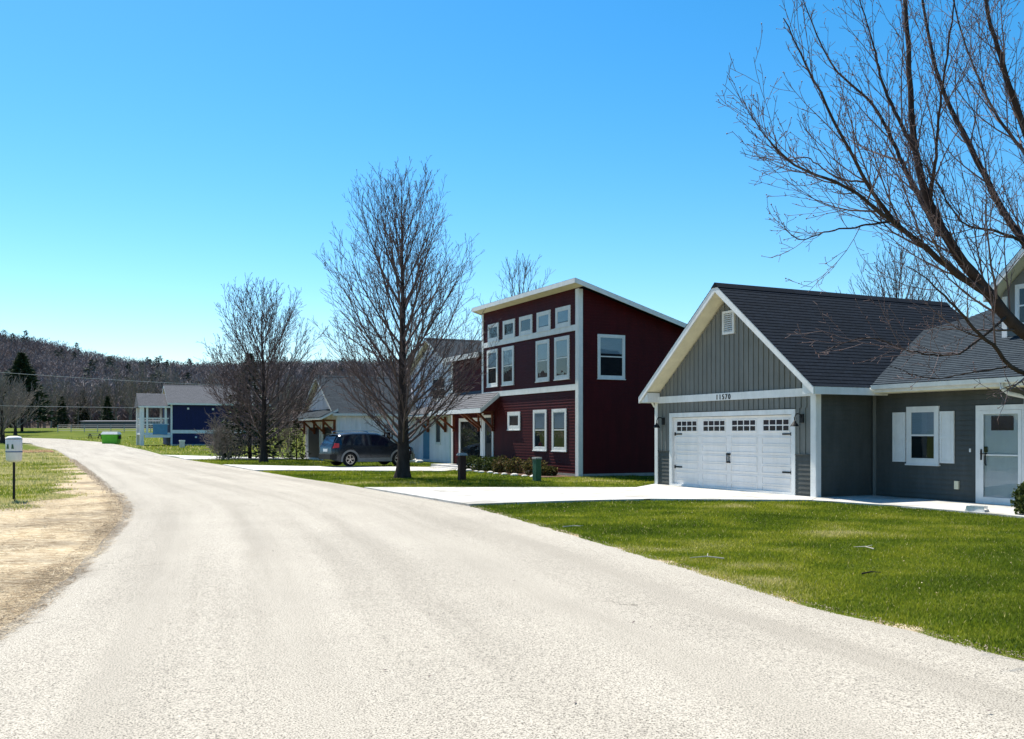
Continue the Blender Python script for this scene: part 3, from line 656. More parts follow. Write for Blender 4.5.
# porch
m = MB(OFF); pz = lambda d: 3.44-.80*(17.8-d)
d0, d1 = 16.9, 18.0; x0, x1 = -43.95, -37.8
Lp = math.hypot(.9, .72); Vp = Vector((0, .9, .72)).normalized(); Np = Vector((0, -.72, .9)).normalized()
lap(m, [(x0, 0), (x1, 0), (x1, Lp*1.2), (x0, Lp*1.2)], (0, d0, pz(d0)), (1, 0, 0), Vp, Np, .15, .014, .01)
po = m.build('porch_roof', M['shingle3'], RH)
m = MB(OFF); m.hexa([(x0, d0, pz(d0)-.14), (x1, d0, pz(d0)-.14), (x1, 17.78, pz(17.78)-.14), (x0, 17.78, pz(17.78)-.14)], [(x0, d0, pz(d0)), (x1, d0, pz(d0)), (x1, 17.78, pz(17.78)), (x0, 17.78, pz(17.78))])
m.box(x0-.02, x1+.02, d0-.04, d0-.002, pz(d0)-.2, pz(d0)-.005)
m.hexa([(x1+.002, d0, pz(d0)-.2), (x1+.03, d0, pz(d0)-.2), (x1+.03, d0, pz(d0)-.0), (x1+.002, d0, pz(d0)-.0)], [(x1+.002, 17.75, pz(17.75)-.2), (x1+.03, 17.75, pz(17.75)-.2), (x1+.03, 17.75, pz(17.75)), (x1+.002, 17.75, pz(17.75))])
m.build('fascia', M['white'], po)
for u, wd in ((-43.35, 17.94), (-40.35, 17.94), (-39.9, 17.94), (-38.4, 17.74)):
    m = MB(OFF); m.bar((u, wd, 1.85), (u, 17.0, 2.55), .09); m.bar((u, wd-.02, 1.72), (u, wd-.02, 2.6), .09); m.bar((u, 16.98, 2.56), (u, wd, 2.56), .09); m.build('bracket', M['brown'], po)
# entrances
m = MB(OFF); F3.frame4(m, -42.75, -40.05, .12, 2.35, .16, .004, .06); e1 = m.build('patio_door_frame', M['white'], RH)
m = MB(OFF); F3.box(m, -42.58, -40.22, .3, 2.18, .016, .02); m.build('patio_door', M['dark'], RH)
m = MB(OFF); F3.box(m, -42.58, -40.22, .3, 2.18, .030, .032); m.build('pane', M['glass'], e1)
m = MB(OFF); F1.frame4(m, -39.40, -38.4, .15, 2.45, .12, .004, .06); m.build('door_frame', M['white'], RH)
m = MB(OFF); F1.box(m, -39.27, -38.53, .25, 2.32, .018, .03); dd = m.build('front_door', M['darkdoor'], RH)
m = MB(OFF); F1.box(m, -39.1, -38.7, 1.2, 2.1, .03, .034); m.build('pane', M['glass'], dd)
m = MB(OFF); m.box(-43.4, -38.2, 16.75, 17.75, -.05, .16); m.box(-42.6, -39.2, 16.4, 16.74, -.05, .08); m.build('doorstep', M['concrete'], RH)

# ------------------------------------------------------------ white house
OFF = (-52.0, 18.0)
WH = place('white_house', *OFF, 'white house with grey gabled roofs and brown timber brackets behind the parked car', 'house')
m = MB(OFF)
m.box(-61.1, -53.6, 15.02, 22.5, -.1, 2.75)
m.hexa([(-61.1, 15.02, 2.7), (-53.6, 15.02, 2.7), (-57.35, 15.02, 4.9)], [(-61.1, 24, 2.7), (-53.6, 24, 2.7), (-57.35, 24, 4.9)])
m.box(-55.1, -48.72, 20.02, 29, -.1, 5.3)
m.hexa([(-55.1, 20.02, 5.2), (-48.72, 20.02, 5.2), (-51.9, 20.02, 6.85)], [(-55.1, 29, 5.2), (-48.72, 29, 5.2), (-51.9, 29, 6.85)])
m.build('wall', M['white_wall'], WH)
Fg = Face('front', 15.0, OFF); Fw = Face('right', -53.58, OFF); Fb = Face('front', 20.0, OFF); Fc = Face('right', -48.7, OFF)
m = MB(OFF)
battens(m, [(15.0, .1), (20.0, .1), (20.0, 2.7), (15.0, 2.7)], *Fw.axes(), step=.3, w=.05, h=.03)
battens(m, [(-61.1, .1), (-53.6, .1), (-53.6, 2.75), (-57.35, 4.85), (-61.1, 2.75)], *Fg.axes(), step=.3, w=.05, h=.03)
m.build('batten_cladding', M['white_wall'], WH)
m = MB(OFF)
lap(m, [(-55.1, .1), (-48.7, .1), (-48.7, 5.2), (-51.9, 6.8), (-55.1, 5.2)], *Fb.axes(), .12, .016)
m.build('lap_siding', M['white_wall'], WH); m = MB(OFF); lap(m, [(20, .1), (29, .1), (29, 5.2), (20, 5.2)], *Fc.axes(), .12, .016)
m.build('lap_siding', M['white_wall'], WH)
gable_roof(WH, OFF, -57.35, 4.0, 5.12, .585, 14.7, 24, M['shingle2'], name='garage_roof', th=.12)
gable_roof(WH, OFF, -51.9, 3.45, 7.1, .51, 19.7, 29.3, M['shingle2'], name='main_roof', th=.12)
window(Fw, WH, 17.65, 18.4, 1.15, 2.3, .07, blind=.4)
window(Fb, WH, -51.0, -50.2, 1.05, 2.4, .06, double=False)
window(Fb, WH, -51.5, -49.5, 3.5, 4.8, .08, grid=True)
window(Fb, WH, -53.4, -52.7, 4.1, 4.9, .06, double=False)
m = MB(OFF); Fb.box(m, -48.9, -48.66, 0, 5.2, .018, .04); m.build('corner_board', M['white'], WH)
m = MB(OFF); Fw.box(m, 14.97, 15.15, 0, 2.7, .031, .05); m.build('corner_board', M['white'], WH)
# pent roof with brackets across the garage front
m = MB(OFF); Vp = Vector((0, 1.0, .5)).normalized(); Np = Vector((0, -.5, 1)).normalized()
lap(m, [(-61.3, 0), (-53.4, 0), (-53.4, 1.12), (-61.3, 1.12)], (0, 14.0, 2.55), (1, 0, 0), Vp, Np, .15, .014, .01)
pr = m.build('pent_roof', M['shingle2'], WH)
m = MB(OFF); m.hexa([(-61.3, 14.0, 2.42), (-53.4, 14.0, 2.42), (-53.4, 14.99, 2.9), (-61.3, 14.99, 2.9)], [(-61.3, 14.0, 2.54), (-53.4, 14.0, 2.54), (-53.4, 14.99, 3.04), (-61.3, 14.99, 3.04)]); m.build('fascia', M['white'], pr)
for u in (-60.9, -58.4, -56.2, -53.8):
    m = MB(OFF); m.bar((u, 14.9, 1.7), (u, 14.2, 2.35), .10); m.bar((u, 14.88, 1.6), (u, 14.88, 2.42), .12); m.bar((u, 14.2, 2.38), (u, 14.9, 2.38), .10); m.build('bracket', M['brown'], pr)
for u0, u1 in ((-60.2, -57.2), (-56.6, -54.4)):
    m = MB(OFF); Fg.frame4(m, u0, u1, 0, 2.15, .14, .032, .08); ga = m.build('garage_door_frame', M['white'], WH)
    m = MB(OFF); Fg.box(m, u0+.14, u1-.14, .02, 2.01, .031, .05); m.build('garage_door', M['darkdoor'], ga)
m = MB(OFF); lap(m, [(-53.5, 0), (-48.4, 0), (-48.4, 1.0), (-53.5, 1.0)], (0, 19.1, 2.7), (1, 0, 0), Vp, Np, .15, .014, .01); pr2 = m.build('pent_roof', M['shingle3'], WH)
m = MB(OFF); m.hexa([(-53.5, 19.1, 2.58), (-48.4, 19.1, 2.58), (-48.4, 19.98, 3.0), (-53.5, 19.98, 3.0)], [(-53.5, 19.1, 2.69), (-48.4, 19.1, 2.69), (-48.4, 19.98, 3.12), (-53.5, 19.98, 3.12)]); m.build('fascia', M['white'], pr2)
for u in (-52.0, -49.3):
    m = MB(OFF); m.bar((u, 19.9, 1.8), (u, 19.2, 2.5), .12); m.bar((u, 19.88, 1.7), (u, 19.88, 2.55), .12); m.build('bracket', M['brown'], pr2)
m = MB(OFF); Fb.box(m, -52.95, -52.0, .15, 2.2, .02, .04); m.build('side_door', M['teal'], WH)

# ------------------------------------------------------------ navy house far down the road
OFF = (-134.0, 16.4)
BH = place('navy_house', -134.0, 14.95, 'navy blue two storey house with grey roof and raised white porch down the road', 'house')
Fn = Face('right', -134.0, OFF); Fn2 = Face('front', 16.4, OFF)
m = MB(OFF); m.box(-143, -134.02, 16.42, 29, -.2, 5.6)
m.hexa([(-134.02, 16.42, 5.6), (-143, 16.42, 5.6), (-138.5, 16.42, 7.9)], [(-134.02, 29, 5.6), (-143, 29, 5.6), (-138.5, 29, 7.9)]); m.build('wall', M['navy'], BH)
m = MB(OFF); lap(m, [(16.4, .2), (29, .2), (29, 5.55), (16.4, 5.55)], *Fn.axes(), .18, .03); m.build('lap_siding', M['navy'], BH); m = MB(OFF); lap(m, [(-143, .2), (-134, .2), (-134, 5.55), (-143, 5.55)], *Fn2.axes(), .18, .03); m.build('lap_siding', M['navy'], BH)
gable_roof(BH, OFF, -138.5, 5.0, 8.25, .52, 16.0, 29.4, M['shingle3'], th=.2)
m = MB(OFF); Fn.box(m, 16.6, 29, 1.65, 2.1, .031, .08); m.build('band_board', M['white'], BH)
m = MB(OFF); Fn.box(m, 16.38, 16.62, 0, 5.5, .031, .09); m.build('corner_board', M['white'], BH)
m = MB(OFF); Fn.box(m, 16.4, 29, -.1, .22, .031, .06); m.build('foundation', M['found'], BH)
for u, z in ((18.6, 4.95), (21.8, 4.9), (19.6, 1.15), (22.0, 1.1)):
    m = MB(OFF); Fn.box(m, u-.12, u+.12, z-.12, z+.12, .032, .2); m.build('vent_hood', M['white'], BH)
# porch of the navy house
pc = MB(OFF)
pc.box(-140, -134.1, 12.7, 16.38, 1.45, 1.75); deck = pc.build('porch_deck', M['white'], BH)
for s_ in (-134.2, -139.8):
    for d_ in (12.85, 13.5, 15.8):
        w_ = .24 if d_ < 13 else .13; m = MB(OFF); m.box(s_-w_, s_+w_, d_-w_, d_+w_, 0 if d_ < 13.2 else 1.75, 5.2); m.build('porch_post', M['white'], BH)
m = MB(OFF)
for z in (2.75, 1.95):
    m.bar((-134.2, 12.85, z+.9), (-134.2, 16.2, z+.9), .12)
    m.bar((-139.8, 12.85, z+.9), (-139.8, 16.2, z+.9), .12); m.bar((-134.2, 12.85, z+.9), (-139.8, 12.85, z+.9), .12)
for k in range(17):
    d_ = 13.0+k*.19; m.bar((-134.2, d_, 2.85), (-134.2, d_, 3.65), .05)
for k in range(28):
    s_ = -134.3-k*.195; m.bar((s_, 12.85, 2.85), (s_, 12.85, 3.65), .05)
m.build('porch_railing', M['white'], BH)
m = MB(OFF); m.box(-134.08, -134.0, 14.2, 16.0, 1.5, 2.85); m.build('stair_skirt', M['teal'], BH)
m = MB(OFF); m.box(-134.2, -133.6, 13.2, 16.35, 1.1, 1.42); m.build('stair_landing', M['white'], BH)
pz2 = MB(OFF); L2 = math.hypot(2.8, 1.75)
for sg in (-1, 1):
    lap(pz2, [(12.4, 0), (16.38, 0), (16.38, L2), (12.4, L2)], (-137+sg*3.2, 0, 5.25), (0, 1, 0), Vector((-sg*3.2, 0, 1.75)).normalized(), Vector((sg*1.75, 0, 3.2)).normalized(), .15, .014, .01)
pz2.hexa([(-140.2, 12.4, 5.1), (-133.8, 12.4, 5.1), (-133.8, 12.4, 5.25), (-137, 12.4, 7.0), (-140.2, 12.4, 5.25)], [(-140.2, 16.38, 5.1), (-133.8, 16.38, 5.1), (-133.8, 16.38, 5.25), (-137, 16.38, 7.0), (-140.2, 16.38, 5.25)])
pzo = pz2.build('porch_roof', M['shingle3'], BH)
m = MB(OFF); m.box(-133.79, -133.74, 12.4, 16.36, 5.02, 5.24); m.build('fascia', M['white'], pzo)
# ------------------------------------------------------------ bare trees
def tubes_mesh(branches):
    """branches: list of (pts Nx3, radii N, sides) -> V, F(quads)"""
    Vs = []; Fs = []; base = 0
    for pts, rad, n in branches:
        k = len(pts); d = np.empty_like(pts); d[1:-1] = pts[2:]-pts[:-2]; d[0] = pts[1]-pts[0]; d[-1] = pts[-1]-pts[-2]
        d /= np.linalg.norm(d, axis=1)[:, None]+1e-9
        up = np.array([.31, .17, .93]) if abs(d[0, 2]) < .8 else np.array([.9, .3, .1])
        x = np.cross(d, up); x /= np.linalg.norm(x, axis=1)[:, None]+1e-9; y = np.cross(x, d)
        t = np.arange(n)*2*math.pi/n
        V = pts[:, None, :]+(x[:, None, :]*np.cos(t)[None, :, None]+y[:, None, :]*np.sin(t)[None, :, None])*rad[:, None, None]
        Vs.append(V.reshape(-1, 3))
        i = base+np.arange(k*n).reshape(k, n); j = np.roll(i, -1, axis=1)
        Fs.append(np.stack([i[:-1], j[:-1], j[1:], i[1:]], -1).reshape(-1, 4)); base += k*n
    return np.concatenate(Vs), np.concatenate(Fs)
def rot_about(v, ang, az, rg=None):
    v = v/np.linalg.norm(v); a = np.array([0, 0, 1.]) if abs(v[2]) < .9 else np.array([1., 0, 0])
    x = np.cross(v, a); x /= np.linalg.norm(x); y = np.cross(v, x)
    return v*math.cos(ang)+(x*math.cos(az)+y*math.sin(az))*math.sin(ang)
def grow(out, rg, p, d, L, r, lev, P):
    n = P['n'][lev]; pts = [p]; d = np.array(d, float); d /= np.linalg.norm(d)
    for i in range(n):
        d = d+np.array([0, 0, 1.])*P['up'][lev]/n+rg.normal(0, P['wob'][lev], 3); d /= np.linalg.norm(d)
        pts.append(pts[-1]+d*L/n)
    pts = np.array(pts); rad = r*(1-np.linspace(0, 1, n+1)**.9*(1-P['tip'])); rad = np.maximum(rad, P['rmin'])
    out.append((lev, pts, rad))
    spawn(out, rg, pts, rad, L, lev, P)
def spawn(out, rg, pts, rad, L, lev, P):
    if lev+1 >= len(P['n']): return
    k = P['k'][lev]; k = max(2, int(k*min(1.3, L/P['Lref'][lev])+.5)) if P.get('byL') else k
    az0 = rg.uniform(0, 6.28); n = len(pts)-1
    for j in range(k):
        t = P['t0'][lev]+(.97-P['t0'][lev])*(j+rg.uniform(0, 1))/k
        f = t*n; i = min(int(f), n-1); q = pts[i]+(pts[i+1]-pts[i])*(f-i); dr = pts[i+1]-pts[i]
        rr = rad[i]+(rad[i+1]-rad[i])*(f-i)
        nd = rot_about(dr, R(P['ang'][lev])*rg.uniform(.7, 1.3), az0+j*2.4+rg.uniform(-.5, .5))
        Lc = P['len'](lev, t, L)*rg.uniform(.7, 1.2)
        grow(out, rg, q, nd, Lc, min(rr*.75, P['r'][lev+1]*(.5+.5*Lc/max(.01, P['Lref'][lev+1]))), lev+1, P)
def emit(out, sides, levels, name, m, parent, smooth=True):
    br = [(p, r, sides[l]) for l, p, r in out if l in levels]
    if not br: return None
    V, F = tubes_mesh(br); return np_mesh(name, V, F, m, parent, smooth=smooth)
def maple(seed, H, r0, k1, Rc=3.2, start=.11, k2=9, k3=6, k4=0, spread=1.0, rmin=.006, low=62, high=22, Lm=.48, name='bare_maple_tree', m_crown='twig', multi=False):
    rg = np.random.RandomState(seed); out = []
    pts = [np.array([0, 0, -.1])]; d = np.array([0, 0, 1.]); n = 14
    for i in range(n):
        d = d+rg.normal(0, .035, 3)*np.array([1, 1, 0])+np.array([0, 0, .25]); d /= np.linalg.norm(d); pts.append(pts[-1]+d*(H*.93)/n)
    pts = np.array(pts); tt = np.linspace(0, 1, n+1); rad = r0*np.maximum(.03, (1-tt)**1.3); rad[0] = r0*1.55; rad[1] *= 1.02
    pts = np.insert(pts, 1, pts[0]+(pts[1]-pts[0])*.45, axis=0); rad = np.insert(rad, 1, r0*1.12)
    out.append((0, pts, rad))
    P = dict(byL=True, n=[0, 9, 6, 4, 3], up=[0, .66*spread, .38, .25, .15], wob=[0, .03, .035, .05, .06], tip=.14, rmin=rmin, k=[0, k2, k3, k4], t0=[0, .16, .12, .15],
             ang=[0, 24, 28, 34], r=[0, r0*.36, r0*.09, .010, .006], Lref=[0, H*.42, H*.17, H*.07, .3],
             len=lambda l, t, L: L*(.46-.16*t) if l == 1 else L*(.50-.2*t))
    if not k4: P['n'] = P['n'][:4]
    az = rg.uniform(0, 6.28)
    for j in range(k1):
        t = start+(.90-start)*((j+rg.uniform(0, .9))/k1)**1.5
        f = t*n; i = min(int(f), n-1)+1; i = min(i, len(pts)-2); q = pts[i]+(pts[i+1]-pts[i])*(f-int(f)); az += 2.4+rg.uniform(-.4, .4)
        a = R(low+(high-low)*min(1, t*1.5)); dd = np.array([math.cos(az)*math.sin(a), math.sin(az)*math.sin(a), math.cos(a)])
        d2 = dd+np.array([0, 0, .42]); d2 /= np.linalg.norm(d2); e = np.array([Rc, Rc, H*.54]); o3 = (q-np.array([0, 0, H*.41]))/e; v3 = d2/e
        qa = v3@v3; qb = 2*o3@v3; qc = o3@o3-1; L = (-qb+math.sqrt(max(0, qb*qb-4*qa*qc)))/(2*qa)*rg.uniform(.74, .98)
        if L < .25: continue
        rr = np.interp(t, tt, r0*(1-tt)**1.3)
        grow(out, rg, q, dd, L, min(rr*.62, r0*.27*(.2+.8*L/(H*.5))), 1, P)
    return out, r0
def tree_obj(seed, loc, label, group=None, name='bare_maple_tree', rot=0, cat='tree', **kw):
    m_crown = kw.pop('mc', 'twig'); out, r0 = maple(seed, **kw)
    root = empty(name, loc, rot, label, cat, group)
    emit(out, [10, 6, 4, 3, 3], {0}, 'trunk', M['bark'], root); emit(out, [10, 6, 4, 3, 3], {1, 2, 3, 4}, 'crown', M[m_crown], root)
    return root
tree_obj(3, (-3.95, 34.6, 0), 'tall leafless maple on the lawn in front of the parked car', H=11.9, r0=.24, k1=64, Rc=2.85, k2=15, k3=7, k4=2, rmin=.0056, start=.11, low=66, high=27)
tree_obj(8, (-14.1, 54.5, 0), 'leafless spreading tree beside the white house driveway, with brush and evergreen behind it', H=10.9, r0=.21, k1=46, Rc=3.5, k2=14, k3=6, k4=1, rmin=.0085, start=.12, low=72, high=28)
tree_obj(15, (.7, 66, 0), 'leafless tree rising behind the red house roof', H=15.0, r0=.24, k1=30, Rc=2.9, k2=12, k3=7, rmin=.011, mc='twig', low=55, high=26)
tree_obj(21, (18.6, 46, 0), 'leafless tree rising behind the garage roof', H=11.6, r0=.22, k1=34, Rc=3.6, k2=11, k3=6, rmin=.009, mc='twig')
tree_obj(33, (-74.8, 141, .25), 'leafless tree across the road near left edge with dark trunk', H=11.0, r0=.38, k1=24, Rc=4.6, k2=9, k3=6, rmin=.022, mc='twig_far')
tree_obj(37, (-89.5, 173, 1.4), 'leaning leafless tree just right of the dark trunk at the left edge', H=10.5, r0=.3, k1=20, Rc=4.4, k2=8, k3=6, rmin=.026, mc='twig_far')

# the big tree by the front door: trunk just outside the frame, limbs reaching in
rg = np.random.RandomState(5); out = []
def spline(cp, n=26):
    cp = np.array(cp, float); t = np.linspace(0, len(cp)-1, n); res = []
    for x in t:
        i = min(int(x), len(cp)-2); f = x-i; p0 = cp[max(i-1, 0)]; p1 = cp[i]; p2 = cp[i+1]; p3 = cp[min(i+2, len(cp)-1)]
        res.append(.5*((2*p1)+(-p0+p2)*f+(2*p0-5*p1+4*p2-p3)*f*f+(-p0+3*p1-3*p2+p3)*f**3))
    return np.array(res)
def Q(x, y, dep): return [(x-512)/960*dep, dep, 1.6+(434-y)/960*dep]      # limb stations surveyed at their own distance
trunk = spline([[5.75, 9.3, -.1], [5.72, 9.3, .9], [5.6, 9.25, 1.8], [5.45, 9.2, 2.3]], 9)
out.append((0, trunk, np.array([.26, .2, .18, .175, .17, .165, .16, .155, .15])))
fork = trunk[-1]
limbs = [
 ([list(fork), Q(1024, 334, 9.1), Q(985, 288, 9.0), Q(955, 250, 8.9), Q(930, 205, 8.9), Q(915, 150, 8.9), Q(910, 85, 9.0), Q(906, 10, 9.1), Q(900, -90, 9.3)], .095, .018),
 ([Q(990, 295, 9.0), Q(960, 276, 8.9), Q(919, 242, 8.7), Q(893, 221, 8.5), Q(867, 182, 8.3), Q(832, 117, 8.0), Q(806, 65, 7.9), Q(784, 18, 7.8)], .050, .005),
 ([Q(919, 242, 8.7), Q(880, 212, 8.2), Q(845, 186, 7.8), Q(800, 168, 7.5), Q(772, 143, 7.3), Q(748, 112, 7.2)], .030, .004),
 ([Q(940, 234, 8.95), Q(915, 190, 9.3), Q(897, 151, 9.6), Q(872, 104, 9.9), Q(832, 65, 10.1), Q(803, 0, 10.3)], .045, .006),
 ([list(fork+np.array([.02, 0, .05])), Q(1045, 275, 9.6), Q(1023, 242, 9.8), Q(992, 190, 10.0), Q(966, 138, 10.2), Q(945, 95, 10.4), Q(932, 52, 10.5), Q(922, -10, 10.7), Q(915, -90, 10.9)], .068, .012),
 ([list(fork+np.array([.04, .05, .0])), Q(1065, 250, 9.2), Q(1040, 170, 9.1), Q(1018, 110, 9.0), Q(1003, 66, 8.9), Q(990, 20, 8.9), Q(975, -60, 8.9)], .075, .014),
 ([list(fork+np.array([-.02, -.05, -.15])), Q(1024, 374, 8.4), Q(992, 345, 8.0), Q(968, 321, 7.7), Q(945, 296, 7.5), Q(925, 278, 7.4), Q(908, 266, 7.3)], .035, .003),
 ([Q(1005, 318, 9.0), Q(960, 352, 8.6), Q(915, 352, 8.3), Q(870, 338, 8.1), Q(828, 348, 8.0)], .018, .003),
 ([Q(1010, 366, 8.3), Q(975, 372, 8.0), Q(930, 378, 7.8), Q(890, 366, 7.7)], .012, .003),
 ([Q(893, 221, 8.5), Q(862, 226, 8.3), Q(826, 232, 8.1), Q(800, 240, 8.0), Q(783, 226, 7.9)], .015, .003),
 ([Q(867, 182, 8.3), Q(838, 178, 8.5), Q(808, 158, 8.8), Q(786, 160, 8.9), Q(764, 150, 9)], .013, .003),
 ([Q(930, 205, 8.9), Q(936, 150, 8.6), Q(942, 90, 8.4), Q(952, 20, 8.2), Q(958, -60, 8.1)], .024, .005),
 ([Q(915, 150, 8.9), Q(885, 90, 9.0), Q(872, 40, 9.1), Q(850, -30, 9.2)], .028, .004),
 ([Q(1035, 165, 9.1), Q(1000, 120, 9.5), Q(975, 70, 9.9), Q(955, 10, 10.2), Q(940, -60, 10.4)], .026, .005),
 ([Q(1023, 242, 9.8), Q(1000, 232, 9.3), Q(962, 222, 9.0), Q(935, 180, 8.7), Q(905, 135, 8.5)], .022, .004),
 ([Q(1065, 250, 9.2), Q(1090, 150, 9.3), Q(1120, 20, 9.4), Q(1130, -120, 9.5)], .06, .01),
 ([list(fork), [6.3, 9.9, 3.6], [7.2, 10.6, 5.2], [7.6, 11.3, 7.2], [7.9, 12, 9.2]], .08, .01),
 ([list(fork), [5.7, 8.3, 3.5], [6.4, 7.4, 5.3], [7.2, 7.0, 7.5]], .07, .01),
]
PB = dict(n=[9, 8, 6, 4, 3], byL=True, up=[0, .35, .45, .3, .1], wob=[0, .05, .055, .09, .12], tip=.22, rmin=.0022, k=[0, 9, 7, 3], t0=[0, .22, .15, .2],
          ang=[0, 30, 32, 44], r=[0, .02, .0105, .0052, .003], Lref=[0, 1.3, .9, .35, .12],
          len=lambda l, t, L: (.55+.30*(1-t))*min(1, L/3.0+.25) if l == 1 else (L*(.42-.14*t) if l == 2 else .07))
for cp, r_a, r_b in limbs:
    pts = spline(cp, 28); pts[3:] += rg.normal(0, .004, (25, 3)); tt = np.linspace(0, 1, 28); rad = (r_a+(r_b-r_a)*tt**.6)*.84
    out.append((1, pts, rad)); L = float(np.linalg.norm(np.diff(pts, axis=0), axis=1).sum())
    # side shoots: long ones, then the finer spurs on each
    k = int(L*(8.0 if r_a > .0125 and cp[-1][2] > 3.1 else 2.6))
    az0 = rg.uniform(0, 6.28)
    for j in range(k):
        t = .10+.88*(j+rg.uniform(0, 1))/k; f = t*27; i = min(int(f), 26); q = pts[i]+(pts[i+1]-pts[i])*(f-i); dr = pts[i+1]-pts[i]; rr = rad[i]
        nd = rot_about(dr, R(25)*rg.uniform(.6, 1.5), az0+j*2.4)
        Lc = rg.uniform(.3, 1.75)*(1-.78*t)*min(1, L/3+.3)
        grow(out, rg, q, nd, Lc, min(rr*.55, .003+.007*Lc), 2, PB)
bt = empty('bare_maple_tree', (0, 0, 0), 0, 'big leafless tree at the right edge reaching over the grey house, budding twigs', 'tree')
bt.location = (5.75, 9.3, 0)
ofs = np.array([5.75, 9.3, 0]); out = [(l, p-ofs, r) for l, p, r in out]
emit(out, [14, 10, 4, 3, 3], {0}, 'trunk', M['bark'], bt); emit(out, [14, 10, 4, 3, 3], {1}, 'limb', M['bark'], bt); emit(out, [14, 9, 4, 3, 3], {2, 3, 4}, 'twigs', M['twig'], bt)
# buds: small clusters at twig ends
tips = np.array([p[-1] for l, p, r in out if l >= 3]+[p[2] for l, p, r in out if l == 3]); tips = tips[rg.rand(len(tips)) < .55]
oc = np.array([[1, 0, 0], [0, 1, 0], [-1, 0, 0], [0, -1, 0], [0, 0, 1.5], [0, 0, -1.2]]); of = np.array([[0, 1, 4], [1, 2, 4], [2, 3, 4], [3, 0, 4], [1, 0, 5], [2, 1, 5], [3, 2, 5], [0, 3, 5]])
V = (tips[:, None, :]+oc[None]*rg.uniform(.003, .0068, (len(tips), 1, 1))).reshape(-1, 3); F = (of[None]+6*np.arange(len(tips))[:, None, None]).reshape(-1, 3)
M['bud'] = mat('red_brown_buds', (.085, .038, .035), .6, .3, 9)
np_mesh('buds', V, F, M['bud'], bt)

# ------------------------------------------------------------ conifers, brush, shrubs
def conifer_arrays(rg, H, Rr, n, lv=.55, base=.04):
    """needle sprays: thin triangles in drooping whorls"""
    t = rg.rand(n)**.75; z = H*(base+(1-base)*(1-(1-t))); z = H*(base+(1-base)*t)
    lobes = 1+.22*np.sin(z*5.1/max(.4, H*.08)+rg.rand(n)*.8)
    rad = Rr*(1-t)**.85*lobes*rg.uniform(.25, 1.05, n); a = rg.rand(n)*6.283
    c = np.stack([np.cos(a)*rad, np.sin(a)*rad, z-rad*.18], -1)
    L = lv*rg.uniform(.6, 1.3, n)*(.5+.5*(1-t)); dirv = np.stack([np.cos(a+rg.normal(0, .5, n)), np.sin(a+rg.normal(0, .5, n)), rg.uniform(-.5, .5, n)], -1)
    side = np.cross(dirv, rg.normal(0, 1, (n, 3))); side /= np.linalg.norm(side, axis=1)[:, None]
    V = np.stack([c-side*(L*.16)[:, None], c+side*(L*.16)[:, None], c+dirv*L[:, None]], 1).reshape(-1, 3)
    return V, np.arange(3*n).reshape(n, 3), np.repeat(rg.rand(n), 3)
M['needles'] = attr_mat('conifer_needles', [(0, (.012, .022, .010)), (.6, (.022, .040, .015)), (1, (.05, .070, .028))])
M['leaf'] = attr_mat('shrub_leaves', [(0, (.018, .03, .008)), (.5, (.035, .055, .012)), (1, (.09, .11, .02))], trans=.2)
M['leaf_y'] = attr_mat('yellow_green_leaves', [(0, (.03, .032, .01)), (.55, (.075, .075, .018)), (.8, (.11, .05, .03)), (1, (.22, .20, .05))], trans=.25)
def conifer(seed, loc, H, Rr, n, label, group=None, name='evergreen_tree', lv=.55, base=.04, cat='evergreen tree'):
    rg = np.random.RandomState(seed); root = empty(name, loc, rg.uniform(0, 6.28), label, cat, group)
    mb = MB(); mb.tube([(0, 0, -.1), (0, 0, H*.5), (0, 0, H*.96)], [H*.018, H*.011, .01], 7); mb.build('trunk', M['bark'], root, True)
    V, F, t = conifer_arrays(rg, H, Rr, n, lv, base); np_mesh('crown', V, F, M['needles'], root, tint=t); return root
def Pz(x, y): return (x, y, float(Tz(x, y)))
conifer(41, Pz(-16.6, 60.8), 6.7, 2.2, 2600, 'dark evergreen standing inside the brush behind the leafless tree', lv=.5)
conifer(42, Pz(-12.9, 57.5), 2.5, .75, 1500, 'small dark cone evergreen by the white house garage', name='conical_shrub', lv=.2, cat='shrub')
pine = conifer(43, Pz(-97, 190), 15.5, 5.2, 5200, 'broad dark pine at the left foot of the wooded hill', lv=1.4, base=.18)
def leafy(seed, loc, rx, rz_, n, size, m, label, cat='shrub', group=None, name='garden_shrub'):
    rg = np.random.RandomState(seed); root = empty(name, loc, 0, label, cat, group)
    v = rg.normal(0, 1, (n, 3)); v /= np.linalg.norm(v, axis=1)[:, None]; r = rg.uniform(.45, 1, n)**.6*(1+.18*np.sin(v[:, 0]*5+seed)*np.cos(v[:, 1]*4))
    c = v*r[:, None]*np.array([rx, rx, rz_])+np.array([0, 0, rz_*.85]); c[:, 2] = np.maximum(c[:, 2], .02)
    d = rg.normal(0, 1, (n, 3))+v*.8; d /= np.linalg.norm(d, axis=1)[:, None]; s = np.cross(d, rg.normal(0, 1, (n, 3))); s /= np.linalg.norm(s, axis=1)[:, None]
    L = size*rg.uniform(.6, 1.3, n)
    V = np.stack([c, c+d*(L*.5)[:, None]+s*(L*.35)[:, None], c+d*L[:, None], c+d*(L*.5)[:, None]-s*(L*.35)[:, None]], 1).reshape(-1, 3)
    np_mesh('foliage', V, np.arange(4*n).reshape(n, 4), m, root, tint=np.repeat(rg.rand(n), 4))
    mb = MB()
    for k in range(7):
        a = k*.9; mb.tube([(0, 0, 0), (math.cos(a)*rx*.3, math.sin(a)*rx*.3, rz_*.7), (math.cos(a)*rx*.6, math.sin(a)*rx*.6, rz_*1.4)], [.012, .008, .004], 4)
    mb.build('stems', M['twig'], root); return root
